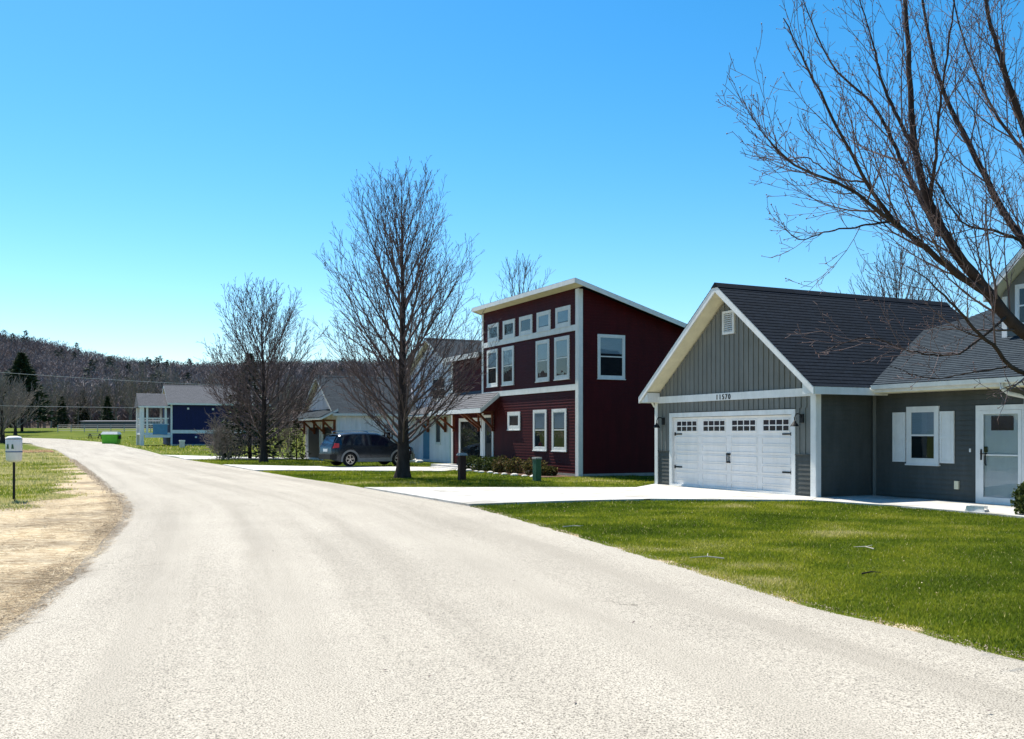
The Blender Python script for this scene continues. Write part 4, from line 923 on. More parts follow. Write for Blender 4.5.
leafy(50, (10.12, 18.5, 0), .40, .38, 2600, .07, M['leaf'], 'dark round shrub beside the front door step')
def brush(seed, loc, rx, H, n, label, group, mt='twig_far', name='bare_shrub', r=.012):
    rg = np.random.RandomState(seed); out = []
    P = dict(n=[0, 6, 4, 3], up=[0, .3, .2, .1], wob=[0, .1, .14, .16], tip=.3, rmin=r*.55, k=[0, 7, 5], t0=[0, .12, .1], ang=[0, 38, 42], r=[0, r*1.4, r*.9, r*.6], Lref=[0, H, H*.4, H*.2], len=lambda l, t, L: L*(.5-.2*t))
    for i in range(n):
        a = rg.uniform(0, 6.28); q = rx*.5*math.sqrt(rg.rand()); ti = rg.uniform(.05, .75)
        grow(out, rg, np.array([math.cos(a)*q, math.sin(a)*q, 0]), np.array([math.cos(a)*ti, math.sin(a)*ti, 1]), H*rg.uniform(.5, 1.05), r*1.4, 1, P)
    root = empty(name, loc, 0, label, 'bush', group); emit(out, [4, 4, 3, 3], {1, 2, 3}, 'branches', M[mt], root); return root
for i_, (x, y, rx, H, lb) in enumerate([(-18.0, 61.4, 1.2, 3.4, 'leafless brush left of the dark evergreen, nearest the navy house'), (-15.9, 62.0, 2.2, 5.0, 'leafless brush right behind the spreading tree trunk'),
                                     (-13.9, 61.8, 1.9, 4.6, 'leafless brush between the tree and the white house'), (-17.2, 58.4, 1.2, 2.6, 'low leafless brush at the foot of the dark evergreen'), (-18.9, 62.8, .9, 2.2, 'sparse leafless bush in front of the navy house wall')]):
    brush(60+i_, (x, y, 0), rx, H, 18, lb, 'leafless brush around the evergreen', r=.017)
for i_, (s_, d_, r_, mm) in enumerate([(-38.6, 16.9, .50, 'leaf'), (-37.5, 16.95, .52, 'leaf'), (-36.5, 17.0, .50, 'leaf'), (-35.6, 16.9, .48, 'leaf_y'), (-34.6, 17.0, .5, 'leaf_y'), (-33.0, 17.0, .52, 'leaf_y'), (-32.0, 17.1, .33, 'leaf_y')]):
    x, y = W(s_, d_); lbl = ['dark green shrub beside the red house front door', 'second dark green shrub from the red house front door', 'dark green shrub below the small square window', 'yellow-green shrub left of the green utility post',
       'yellow-green shrub under the left tall ground-floor window', 'yellow-green shrub under the right tall ground-floor window', 'small yellowish shrub at the red house corner post'][i_]
    leafy(80+i_, (x, y, .02), r_*.95, .34 if i_ < 6 else .2, 1100, .085, M[mm], lbl, group='shrubs in the bed along the red house')
mb = MB(); bed = [W(-39.3, 16.35), W(-30.9, 16.3), W(-30.9, 17.75), W(-39.3, 17.75)]
slab('mulch_bed', bed, M['mulch'], -.1, .03)
bedl = [(-41, 80), (-39.6, 83), (-43.8, 91.5), (-47, 95), (-46, 88)]
slab('groundcover_bed', bedl, M['rust'], -.1, .06)

# ------------------------------------------------------------ wood at the foot of the hill and on it
rg = np.random.RandomState(11)
def sliver_tree(rg, n, H, spread, wd):
    """far tree: trunk plus ascending branch slivers"""
    V = []; b = rg.rand(n)*.75*H+.12*H; a = rg.rand(n)*6.283; ln = H*.34*(1.15-b/H)*rg.uniform(.6, 1.3, n)
    el = rg.uniform(.5, 1.25, n); st = np.stack([np.cos(a)*rg.rand(n)*spread*.45, np.sin(a)*rg.rand(n)*spread*.45, b], -1)
    en = st+np.stack([np.cos(a)*np.cos(el), np.sin(a)*np.cos(el), np.sin(el)], -1)*ln[:, None]
    sd = rg.normal(0, 1, (n, 3)); sd[:, 2] *= .2; sd /= np.linalg.norm(sd, axis=1)[:, None]
    tri = np.stack([st-sd*wd, st+sd*wd, en], 1).reshape(-1, 3)
    tr = []
    for k in range(3):
        t = k*2.094; tr += [[math.cos(t)*wd*1.3, math.sin(t)*wd*1.3, -1], [math.cos(t+2.094)*wd*1.3, math.sin(t+2.094)*wd*1.3, -1], [0, 0, H*.95]]
    return np.concatenate([tri, np.array(tr)])
protos = [sliver_tree(rg, 64, 13, 5.5, .17) for _ in range(6)]
cprot = []
for _ in range(3):
    V, F, t = conifer_arrays(rg, 14, 3.0, 220, 2.4); cprot.append(V)
def forest(name, n, xr, yr, seed, label, matl, prot, keep=None, sc=(.75, 1.25)):
    rg = np.random.RandomState(seed); x = rg.uniform(*xr, n); y = yr[0]+(yr[1]-yr[0])*rg.rand(n)**1.0
    ang = x/y; ok = (ang > -.66) & (ang < .30)
    if keep is not None: ok &= keep(x, y)
    x, y = x[ok], y[ok]; z = hill_z(x, y); Vs = []; Ts = []
    s = rg.uniform(*sc, len(x)); th = rg.rand(len(x))*6.283; pick = rg.randint(0, len(prot), len(x)); tt = np.clip(rg.normal(.5, .22, len(x)), 0, 1)
    for k in range(len(x)):
        P = prot[pick[k]]; c, sn = math.cos(th[k]), math.sin(th[k])
        Q_ = np.empty_like(P); Q_[:, 0] = (P[:, 0]*c-P[:, 1]*sn)*s[k]+x[k]; Q_[:, 1] = (P[:, 0]*sn+P[:, 1]*c)*s[k]+y[k]; Q_[:, 2] = P[:, 2]*s[k]+z[k]
        Vs.append(Q_); Ts.append(np.full(len(P), tt[k]))
    V = np.concatenate(Vs); o = np_mesh(name, V, np.arange(len(V)).reshape(-1, 3), matl, tint=np.concatenate(Ts)); tag(o, label, 'woodland', kind='stuff'); return o
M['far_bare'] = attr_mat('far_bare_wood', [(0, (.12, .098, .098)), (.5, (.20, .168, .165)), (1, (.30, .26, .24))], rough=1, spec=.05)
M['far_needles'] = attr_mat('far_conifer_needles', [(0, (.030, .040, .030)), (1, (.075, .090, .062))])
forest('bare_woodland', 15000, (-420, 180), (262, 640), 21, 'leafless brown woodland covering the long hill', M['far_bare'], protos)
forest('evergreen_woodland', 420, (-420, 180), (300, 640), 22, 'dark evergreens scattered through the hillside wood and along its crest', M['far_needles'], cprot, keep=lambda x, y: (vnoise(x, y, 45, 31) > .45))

edge_group = 'leafless trees along the foot of the hill'; protos_t = []
for sd in (101, 102, 103):
    o_, _ = maple(sd, 16, .24, 18, Rc=4.2, start=.25, k2=7, k3=5, rmin=.04, low=60, high=22)
    root = empty('bare_wood_edge_tree', (0, 0, 0), 0, 'leafless tree in the row where the wooded hill meets the field', 'tree', edge_group)
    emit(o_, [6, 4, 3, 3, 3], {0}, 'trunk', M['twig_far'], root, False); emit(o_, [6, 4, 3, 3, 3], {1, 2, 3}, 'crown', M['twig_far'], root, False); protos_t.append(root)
rg = np.random.RandomState(77)
for i_ in range(54):
    y = rg.uniform(236, 262); x = (-.60+.52*(i_+rg.rand())/54)*y
    o_ = protos_t[i_ % 3] if i_ < 3 else copy_tree(protos_t[i_ % 3])
    o_.location = (x, y, float(Tz(x, y)) if y < 252 else 3.0); o_.rotation_euler = (0, 0, rg.uniform(0, 6.28)); k = rg.uniform(.7, 1.15); o_.scale = (k, k, k)
cp = None
for i_ in range(11):
    y = rg.uniform(240, 262); x = (-.56+.34*(i_+rg.rand())/11)*y
    if cp is None: o_ = cp = conifer(201, (0, 0, 0), 11, 2.5, 1500, 'dark conifer among the leafless trees at the foot of the hill', 'conifers at the foot of the hill', lv=1.3); o_.children[1].data.materials[0] = M['far_needles']
    else: o_ = copy_tree(cp)
    o_.location = (x, y, 2.9); k = rg.uniform(.5, .95); o_.scale = (k, k, k)

# ------------------------------------------------------------ grass blades (stuff)
M['blade'] = attr_mat('grass_blades', [(0, (.05, .085, .006)), (.4, (.13, .18, .012)), (.75, (.28, .29, .025)), (1, (.52, .45, .20))], rough=.7, trans=.5)
M['straw'] = attr_mat('dead_straw', [(0, (.10, .07, .04)), (.5, (.30, .22, .13)), (1, (.62, .52, .36))], rough=.9)
def in_poly(x, y, poly):
    c = np.zeros(len(x), bool); n = len(poly)
    for i in range(n):
        x0, y0 = poly[i]; x1, y1 = poly[(i+1) % n]
        t = ((y0 > y) != (y1 > y)) & (x < (x1-x0)*(y-y0)/(y1-y0+1e-12)+x0); c ^= t
    return c
def blades(name, poly, dens0, seed, label, hmul=1.0, ref=11, keep=None, dry=0.0, m='blade', flat=False, dmax=None, excl=()):
    rg = np.random.RandomState(seed); xs = [p[0] for p in poly]; ys_ = [p[1] for p in poly]
    A_ = (max(xs)-min(xs))*(max(ys_)-min(ys_)); n = int(A_*dens0); x = rg.uniform(min(xs), max(xs), n); y = rg.uniform(min(ys_), max(ys_), n)
    pr = np.minimum(1, (ref/np.maximum(y, 3))**1.7); ok = (rg.rand(n) < pr) & in_poly(x, y, poly) & (np.abs(x/np.maximum(y, .1)) < .62)
    for e in excl: ok &= ~in_poly(x, y, e)
    if keep is not None: ok &= (rg.rand(n) < keep(x, y))
    x, y = x[ok], y[ok]; n = len(x); z = Tz(x, y)
    g = np.maximum(1, y/ref); h = hmul*rg.uniform(.014, .042, n)*(.75+.25*g)*(.6+.8*vnoise(x, y, .6, seed+1)); wd = rg.uniform(.0035, .006, n)*g**.85
    a = rg.rand(n)*6.283; lean = rg.uniform(.1, .9, n) if not flat else rg.uniform(2.0, 5, n); b = rg.rand(n)*6.283
    base = np.stack([x, y, z], -1); sdv = np.stack([np.cos(a), np.sin(a), np.zeros(n)], -1)*wd[:, None]
    tip = base+np.stack([np.cos(b)*lean*h, np.sin(b)*lean*h, h if not flat else h*.25], -1)
    if flat: base[:, 2] += .022; tip[:, 2] += .026
    V = np.stack([base-sdv, base+sdv, tip], 1).reshape(-1, 3)
    t = np.clip((.45*vnoise(x, y, 2.6, 51)+.32*vnoise(x, y, .55, 52)+.23*rg.rand(n)-.5)*1.55+.47, 0, 1)+dry*vnoise(x, y, 1.2, 53); t = np.where(rg.rand(n) < .018+dry*.15, 1, t)
    o = np_mesh(name, V, np.arange(3*n).reshape(n, 3), M[m], tint=np.repeat(np.clip(t, 0, 1), 3)); tag(o, label, 'grass', kind='stuff'); print(name, n); return o
REp = [p for p in RE if 3 < p[1] < 21.06]
lawn1 = [(x-.14, y) for x, y in REp]+D1[1:4]+WK[1:3]+[W(-9, 16.3), (22, 6), (6, 4.6)]
blades('lawn_grass', lawn1, 5200, 1, 'short green lawn in front of the grey house', keep=lambda x, y: np.clip(.50+(x-edge(RE, y))/.28+(vnoise(x, y, .3, 71)-.5)*1.2, 0, 1))
lawn2 = [(-4.2, 28.05), (1.4, 28.0), (3.6, 27.95), W(-25.2, 17.3), W(-25.2, 20), W(-30.85, 20), W(-30.9, 16.3), W(-39.3, 16.35), W(-43.3, 16.2), (-2.82, 40.4), (-8.24, 41.1), (-10.9, 41.3), (-7.7, 34.95), (-5.7, 31.35)]
blades('lawn_grass', lawn2, 2600, 2, 'short lawn strip in front of the red house', hmul=1.1)
lawn3 = [(-14.5, 49.1), (-10.3, 46.6), (-3.2, 45.3), W(-48.5, 19.0), W(-53.5, 15), W(-59, 14.6), (-12.6, 60.2), (-19.8, 59.0)]
blades('lawn_grass', lawn3, 1500, 3, 'lawn strip under the spreading leafless tree', hmul=1.2)
LEp = [p for p in LE if 9 < p[1] < 97]
verge = LEp+[(-60, 97), (-60, 30), (-14, 17), (-12, 12)]
blades('verge_grass', verge, 1700, 4, 'rough grass mixed with dry tufts on the left verge', hmul=1.3, keep=lambda x, y: np.clip(1.0-1.15*sand_mask(x, y)+.06, 0.0, 1)*(.35+.65*vnoise(x, y, .8, 72)), dry=1.15)
blades('dry_straw', [(-4, 4), (-4.3, 8), (-6.2, 14.4), (-7.4, 18), (-8.7, 21), (-10.8, 25.6), (-16, 30), (-18, 24), (-12, 12), (-9, 4)], 700, 6, 'flattened dead straw on the sandy shoulder', hmul=1.6, m='straw', flat=True, keep=lambda x, y: np.clip(sand_mask(x, y), 0, 1)*np.clip(vnoise(x, y, .9, 73)*1.6-.3, .03, 1))
farv = [(-25, 70), (-36.7, 97), (-52, 129.5), (-61, 144), (-75, 159), (-60, 170), (-20, 150), (-24, 72.3)]
blades('field_grass', farv, 260, 7, 'yellow-green grass around the navy house', hmul=2.0, dry=.35, excl=([W(-145, 11), W(-133, 11), W(-133, 30), W(-145, 30)],))

# ------------------------------------------------------------ parked car
def build_car(loc, rot):
    root = empty('parked_car', loc, rot, 'dark blue-grey sport utility vehicle with lighter cladding, parked on the driveway', 'car')
    hw = .90; L = 4.62
    X_ = [-2.31, -2.29, -2.22, -2.10, -1.95, -1.80, -1.60, -1.38, -1.15, -.95, -.75, -.45, -.1, .25, .6, .85, 1.0, 1.12, 1.3, 1.5, 1.7, 1.9, 2.05, 2.18, 2.27, 2.31]
    top = np.interp(X_, [-2.31, -2.25, -2.10, -1.95, -1.75, -1.2, -.3, .25, .55, 1.15, 1.4, 1.9, 2.2, 2.31], [.95, 1.08, 1.30, 1.55, 1.63, 1.68, 1.69, 1.66, 1.55, 1.16, 1.08, 1.00, .90, .72])
    belt = np.interp(X_, [-2.31, -2.2, -1.0, .8, 1.15, 1.6, 2.1, 2.31], [.93, 1.02, 1.00, .98, 1.02, 1.00, .90, .72])
    wide = np.interp(X_, [-2.31, -2.2, -1.9, -1.4, 1.4, 1.9, 2.2, 2.31], [.74, .82, .88, hw, hw, .86, .76, .60])
    bot = np.interp(X_, [-2.31, -2.1, -1.9, 1.9, 2.2, 2.31], [.42, .32, .24, .24, .28, .40])
    RXw, FXw, WR = -1.38, 1.30, .355
    def arch(x):
        z = 0
        for c in (RXw, FXw):
            dd = abs(x-c)
            if dd < .42: z = max(z, .34+math.sqrt(.42**2-dd**2))
        return z
    Xs = sorted(set([round(x, 3) for x in list(X_)+[RXw-.42, RXw-.4, RXw-.33, RXw-.22, RXw-.1, RXw+.1, RXw+.22, RXw+.33, RXw+.4, RXw+.42, FXw-.42, FXw-.4, FXw-.33, FXw-.22, FXw-.1, FXw+.1, FXw+.22, FXw+.33, FXw+.4, FXw+.42]]))
    def sec(x):
        t = np.interp(x, X_, top); b = min(np.interp(x, X_, belt), t-.001); wv = np.interp(x, X_, wide); bo = np.interp(x, X_, bot); ar = arch(x)
        lo = max(bo, ar); gh = max(0, (t-b)); inset = min(.17, gh*.28)
        ys = [(0, bo), (wv-.24, bo), (wv-.235, lo+.001 if ar else bo+.001), (wv-.03, lo+.0), (wv, max(lo+.02, .50)), (wv+.005, max(lo+.03, .72)), (wv-.02, max(b, lo+.05)), (wv-.02-inset*.9, b+gh*.86), (wv-.1-inset, max(b+.001, t-.025)), (wv*.45, t+.0), (0, t+.012)]
        return ys
    bm = MB(); ringsR = []; ringsL = []
    for x in Xs:
        s_ = sec(x); ringsR.append([bm.pt((x, -y, z)) for y, z in s_]); ringsL.append([bm.pt((x, y, z)) for y, z in s_])
    for k in range(len(Xs)-1):
        for j in range(len(ringsR[0])-1):
            bm.f.append([ringsR[k][j], ringsR[k+1][j], ringsR[k+1][j+1], ringsR[k][j+1]]); bm.f.append([ringsL[k][j+1], ringsL[k+1][j+1], ringsL[k+1][j], ringsL[k][j]])
    for k in (0, -1):
        bm.f.append(ringsR[k]+ringsL[k][::-1])
    body = bm.build('body', M['carpaint'], root, True); 
    try: body.data.shade_flat() if False else None
    except Exception: pass
    mdf = body.modifiers.new('edge', 'EDGE_SPLIT'); mdf.split_angle = R(38)
    # side glass following the tumblehome
    def gp(x, f, sg, e=.006):
        t = np.interp(x, X_, top); b = np.interp(x, X_, belt); wv = np.interp(x, X_, wide); gh = t-b; inset = min(.17, gh*.28)
        y = (wv-.02)-(inset*.9)*f/.86; return (x, sg*(y+e), b+gh*f)
    for sg in (-1, 1):
        for nm, xs_, lo, hi in (('rear_quarter_window', [-1.98, -1.8, -1.6, -1.34], [.12, .1, .08, .08], [.35, .70, .82, .83]), ('rear_door_window', [-1.26, -.9, -.6, -.30], [.08]*4, [.83]*4), ('front_door_window', [-.22, .1, .4, .66, .86], [.08]*5, [.83, .83, .80, .68, .34])):
            g = MB()
            for i in range(len(xs_)-1):
                q = [gp(xs_[i], lo[i], sg), gp(xs_[i+1], lo[i+1], sg), gp(xs_[i+1], hi[i+1], sg), gp(xs_[i], hi[i], sg)]
                g.poly(q if sg < 0 else q[::-1])
            g.build(nm, M['carglass'], root)
        g = MB(); g.tube([(-1.7, sg*.62, 1.73), (-1.5, sg*.62, 1.76), (0, sg*.62, 1.76), (.3, sg*.62, 1.70)], .02, 6); g.build('roof_rail', M['chrome'], root)
        g = MB(); xs2 = [RXw+.43, FXw-.43]; g.box(xs2[0], xs2[1], sg*(hw-.05), sg*(hw+.018), .24, .43); g.build('sill_cladding', M['cladding'], root)
        for c in (RXw, FXw):
            g = MB(); ring = [R(a) for a in range(-12, 193, 12)]
            for i in range(len(ring)-1):
                a, b = ring[i], ring[i+1]; P4 = lambda a, r, y: (c+math.cos(a)*r, sg*y, .34+math.sin(a)*r)
                wv = np.interp(c, X_, wide)
                g.hexa([P4(a, .40, wv-.06), P4(b, .40, wv-.06), P4(b, .49, wv-.06), P4(a, .49, wv-.06)], [P4(a, .40, wv+.02), P4(b, .40, wv+.02), P4(b, .49, wv+.012), P4(a, .49, wv+.012)])
            g.build('arch_cladding', M['cladding'], root)
            wv = hw-.02
            g = MB(); prof = [(.235, -.11), (.33, -.11), (.352, -.08), (.355, 0), (.352, .08), (.33, .105), (.235, .11)]
            n = 28; ids = [[g.pt((c+math.cos(a)*r, sg*(wv-.10+y), .355+math.sin(a)*r)) for r, y in prof] for a in [2*math.pi*j/n for j in range(n)]]
            for j in range(n):
                for i in range(len(prof)-1): g.f.append([ids[j][i], ids[(j+1) % n][i], ids[(j+1) % n][i+1], ids[j][i+1]])
                g.f.append([ids[j][0], ids[j][-1], ids[(j+1) % n][-1], ids[(j+1) % n][0]])
            wh = empty('wheel', (0, 0, 0)); wh.parent = root
            g.build('tyre', M['rubber'], wh, True)
            g = MB(); g.tube([(c, sg*(wv-.12), .355), (c, sg*(wv-.115), .355)], .236, 24)
            g.build('brake_disc', M['black'], wh)
            g = MB()
            for j in range(24):
                a, b = 2*math.pi*j/24, 2*math.pi*(j+1)/24; P5 = lambda a, r, y: (c+math.cos(a)*r, sg*y, .355+math.sin(a)*r)
                g.hexa([P5(a, .205, wv-.03), P5(b, .205, wv-.03), P5(b, .237, wv-.03), P5(a, .237, wv-.03)], [P5(a, .205, wv+.005), P5(b, .205, wv+.005), P5(b, .237, wv+.005), P5(a, .237, wv+.005)])
            for j in range(5):
                a = 2*math.pi*j/5+.3
                for da in (-.17, .17): g.bar((c+math.cos(a+da*.2)*.03, sg*(wv-.01), .355+math.sin(a+da*.2)*.03), (c+math.cos(a+da)*.22, sg*(wv-.01), .355+math.sin(a+da)*.22), .030)
            g.tube([(c, sg*(wv-.05), .355), (c, sg*(wv+.01), .355)], .05, 12); g.build('rim', M['chrome'], wh)
        for xh in (-.45, .42):
            g = MB(); g.box(xh-.11, xh+.11, sg*(hw-.01), sg*(hw+.03), .87, .905); g.build('door_handle', M['carpaint'], root)
        for xd in (-1.3, -.26, .92):
            g = MB(); g.box(xd-.005, xd+.005, sg*(hw-.02), sg*(hw+.0075), .45, .95); g.build('door_seam', M['black'], root)
        g = MB(); g.box(.62, .80, sg*(hw-.08), sg*(hw+.14), 1.0, 1.15); g.build('side_mirror', M['carpaint'], root)
        g = MB(); g.hexa([(-2.27, sg*.66, .92), (-2.27, sg*.84, .92), (-1.98, sg*.895, .95), (-1.98, sg*.70, .95)], [(-2.16, sg*.62, 1.16), (-2.16, sg*.83, 1.16), (-1.96, sg*.872, 1.16), (-1.96, sg*.66, 1.16)]); g.build('tail_light', M['redlamp'], root)
        g = MB(); g.hexa([(2.20, sg*.50, .70), (2.22, sg*.74, .70), (1.88, sg*.875, .78), (1.88, sg*.6, .78)], [(2.10, sg*.50, .88), (2.08, sg*.78, .88), (1.82, sg*.87, .92), (1.82, sg*.6, .92)]); g.build('headlight', M['headlamp'], root)
    g = MB(); g.hexa([(-2.235, -.66, 1.10), (-2.235, .66, 1.10), (-2.20, .66, 1.10), (-2.20, -.66, 1.10)], [(-2.02, -.60, 1.50), (-2.02, .60, 1.50), (-1.97, .60, 1.50), (-1.97, -.60, 1.50)]); g.build('rear_window', M['carglass'], root)
    g = MB(); g.hexa([(1.13, -.70, 1.17), (1.13, .70, 1.17), (1.09, .7, 1.17), (1.09, -.7, 1.17)], [(.58, -.60, 1.565), (.58, .60, 1.565), (.54, .6, 1.555), (.54, -.6, 1.555)]); g.build('windshield', M['carglass'], root)
    g = MB(); g.hexa([(-2.38, -.72, .36), (-2.38, .72, .36), (-2.1, .9, .36), (-2.1, -.9, .36)], [(-2.40, -.72, .62), (-2.40, .72, .62), (-2.1, .9, .62), (-2.1, -.9, .62)]); g.build('rear_bumper', M['black'], root)
    g = MB(); g.hexa([(2.37, -.60, .30), (2.37, .60, .30), (2.0, .88, .30), (2.0, -.88, .30)], [(2.38, -.60, .58), (2.38, .60, .58), (2.0, .88, .58), (2.0, -.88, .58)]); g.build('front_bumper', M['cladding'], root)
    g = MB(); g.box(-2.33, -2.27, -.26, .26, .74, .88); g.build('licence_plate', M['white'], root)
    g = MB(); g.box(-2.03, -1.90, -.58, .58, 1.60, 1.64); g.build('rear_spoiler', M['carpaint'], root)
    return root
car = build_car((-7.05, 47.0, .05), R(34)); car.scale = (.96, .96, .96)

# ------------------------------------------------------------ small things
# box on a stake by the left verge
sg_ = empty('stake_box', (-11.88, 22.9, 0), 0, 'white rounded box with a blue band on a black stake in the left verge', 'box on stake')
mb = MB(); mb.tube([(0, 0, -.1), (0, 0, 1.0)], .028, 10); mb.build('stake', M['black'], sg_)
mb = MB(); mb.tube([(0, 0, .93), (0, 0, .955), (0, 0, 1.0), (0, 0, 1.30), (0, 0, 1.49), (0, 0, 1.535), (0, 0, 1.55)], [.10, .15, .175, .18, .18, .15, .08], 24); mb.build('box', M['white'], sg_, True)
M['blue_band'] = mat('blue_band', (.04, .10, .22), .5, .1, 5)
mb = MB(); mb.tube([(0, 0, 1.165), (0, 0, 1.19)], .184, 24); mb.build('band', M['blue_band'], sg_)
mb = MB(); mb.tube([(0, 0, 1.475), (0, 0, 1.49)], .184, 24); mb.build('lid_rim', M['black'], sg_)
for x_ in (-.055, .055):
    mb = MB(); mb.hexa([(x_-.03, -.177, 1.25), (x_+.03, -.177, 1.25), (x_+.03, -.165, 1.25), (x_-.03, -.165, 1.25)], [(x_-.012, -.186, 1.36), (x_+.012, -.186, 1.36), (x_+.012, -.17, 1.36), (x_-.012, -.17, 1.36)]); mb.build('emblem', M['green_box'], sg_)
# bollard and utility post on the red house lawn
t_ = empty('timber_post', (-1.72, 33.0, 0), RZ, 'dark brown square post with pale cap on the red house lawn', 'post')
mb = MB(); mb.box(-.11, .11, -.11, .11, -.1, .86); mb.build('shaft', M['dark_timber'], t_)
mb = MB(); mb.hexa([(-.16, -.16, .865), (.16, -.16, .865), (.16, .16, .865), (-.16, .16, .865)], [(-.11, -.11, .95), (.11, -.11, .95), (.11, .11, .95), (-.11, .11, .95)]); mb.build('cap', M['post_grey'], t_)
mb = MB(); mb.box(-.24, -.132, -.1, .1, .55, .75); mb.build('meter', M['dark_timber'], t_)
t_ = empty('utility_pedestal', (.84, 32.3, 0), RZ, 'dark green utility pedestal standing in front of the tall windows', 'utility box')
mb = MB(); mb.box(-.12, .12, -.10, .10, -.05, .76); mb.build('body', M['green_box'], t_)
mb = MB(); mb.box(-.14, .14, -.12, .12, .762, .82); mb.build('cap', M['post_grey'], t_)
mb = MB(); mb.box(-.145, -.122, -.09, .09, .02, .76); mb.build('side_plate', M['post_grey'], t_)
t_ = empty('utility_pedestal', (-37.7, 109.7, 0), RZ, 'grey utility pedestal with pale lid in front of the navy house', 'utility box')
mb = MB(); mb.box(-.26, .26, -.26, .26, -.05, .75); mb.build('body', M['metal'], t_)
mb = MB(); mb.box(-.3, .3, -.3, .3, .755, .9); mb.build('lid', M['white'], t_)
t_ = empty('fire_hydrant', (-35.8, 118, 0), RZ, 'small black hydrant with white top left of the brush', 'hydrant')
mb = MB(); mb.tube([(0, 0, 0), (0, 0, .1), (0, 0, .12), (0, 0, .75)], [.3, .3, .19, .19], 12); mb.bar((-.36, 0, .5), (.36, 0, .5), .2); mb.build('body', M['black'], t_)
mb = MB(); mb.tube([(0, 0, .755), (0, 0, .9), (0, 0, 1.0), (0, 0, 1.05)], [.22, .2, .1, .05], 12); mb.build('bonnet', M['white'], t_)
t_ = empty('marker_stake', (-31.0, 100, 0), 0, 'thin pale stake standing before the navy house wall near the brush', 'stake')
mb = MB(); mb.box(-.08, .08, -.08, .08, -.1, 2.2); mb.build('stake', M['post_grey'], t_); mb = MB(); mb.box(-.09, .09, -.09, .09, 2.0, 2.205); mb.build('tip', M['white'], t_)
# green container with white lid
t_ = empty('roadside_bin', (-57.4, 137.5, float(Tz(0, 137))), 0, 'bright green container with a white lid beside the far road', 'container')
mb = MB(); mb.hexa([(-1.05, -.6, 0), (1.05, -.6, 0), (1.05, .6, 0), (-1.05, .6, 0)], [(-1.15, -.7, 1.35), (1.15, -.7, 1.35), (1.15, .7, 1.35), (-1.15, .7, 1.35)]); mb.build('body', M['green_bin'], t_)
mb = MB(); mb.hexa([(-1.22, -.75, 1.36), (1.22, -.75, 1.36), (1.22, .75, 1.36), (-1.22, .75, 1.36)], [(-1.05, -.45, 1.75), (1.05, -.45, 1.75), (1.05, .45, 1.75), (-1.05, .45, 1.75)]); mb.build('lid', M['white'], t_)
for x_ in (-1.24, 1.24):
    mb = MB(); mb.box(x_-.08, x_+.08, -.3, .3, .7, 1.2); mb.build('lift_pocket', M['black'], t_)
# picnic table
px_, py_ = -69.5, 160; t_ = empty('picnic_table', (px_, py_, float(Tz(px_, py_))), R(5), 'grey picnic table on the grass left of the green container', 'table')
mb = MB(); mb.box(-1.1, 1.1, -.4, .4, .72, .78); mb.build('tabletop', M['post_grey'], t_)
for y_ in (-.75, .75):
    mb = MB(); mb.box(-1.1, 1.1, y_-.14, y_+.14, .42, .47); mb.build('bench', M['post_grey'], t_)
for x_ in (-.8, .8):
    mb = MB(); mb.bar((x_, -.7, 0), (x_, -.2, .72), .1); mb.bar((x_, .7, 0), (x_, .2, .72), .1); mb.bar((x_, -.8, .38), (x_, .8, .38), .08); mb.build('leg_frame', M['dark_timber'], t_)
# wire fence
fx0, fx1, fy = -88.0, -52.0, 186.0
t_ = empty('wire_fence', (0, 0, 0), 0, 'long pale post and wire fence crossing the field below the wood', 'fence')
n_ = 15
for k in range(n_):
    x = fx0+(fx1-fx0)*k/(n_-1); z = float(Tz(x, fy)); mb = MB(); mb.tube([(x, fy, z-.2), (x, fy, z+1.45)], .07, 6); mb.build('post', M['wire'], t_)
mb = MB()
for h in (.35, .7, 1.05, 1.4):
    z = float(Tz(0, fy))+h; mb.tube([(fx0, fy, z), (fx1, fy, z)], .035, 4)
mb.build('wire', M['wire'], t_)
# long shed at the wood's edge
t_ = empty('long_shed', (-86.5, 222, float(Tz(0, 222))-.1), R(-2), 'low long pale grey shed at the foot of the wooded hill', 'shed')
mb = MB(); mb.box(-12, 12, -3, 3, 0, 1.6); mb.hexa([(-12, -3, 1.6), (-12, 3, 1.6), (-12, 0, 1.75)], [(12, -3, 1.6), (12, 3, 1.6), (12, 0, 1.75)]); mb.build('wall', M['shed'], t_)
mb = MB(); 
for sg in (-1, 1): mb.hexa([(-12.3, 0, 1.77), (12.3, 0, 1.77), (12.3, sg*3.3, 1.58), (-12.3, sg*3.3, 1.58)], [(-12.3, 0, 1.86), (12.3, 0, 1.86), (12.3, sg*3.3, 1.68), (-12.3, sg*3.3, 1.68)])
mb.build('roof', M['shed'], t_)
mb = MB(); mb.box(-2, 2, -3.06, -3.003, 0, 1.4); mb.build('door', M['shed'], t_)
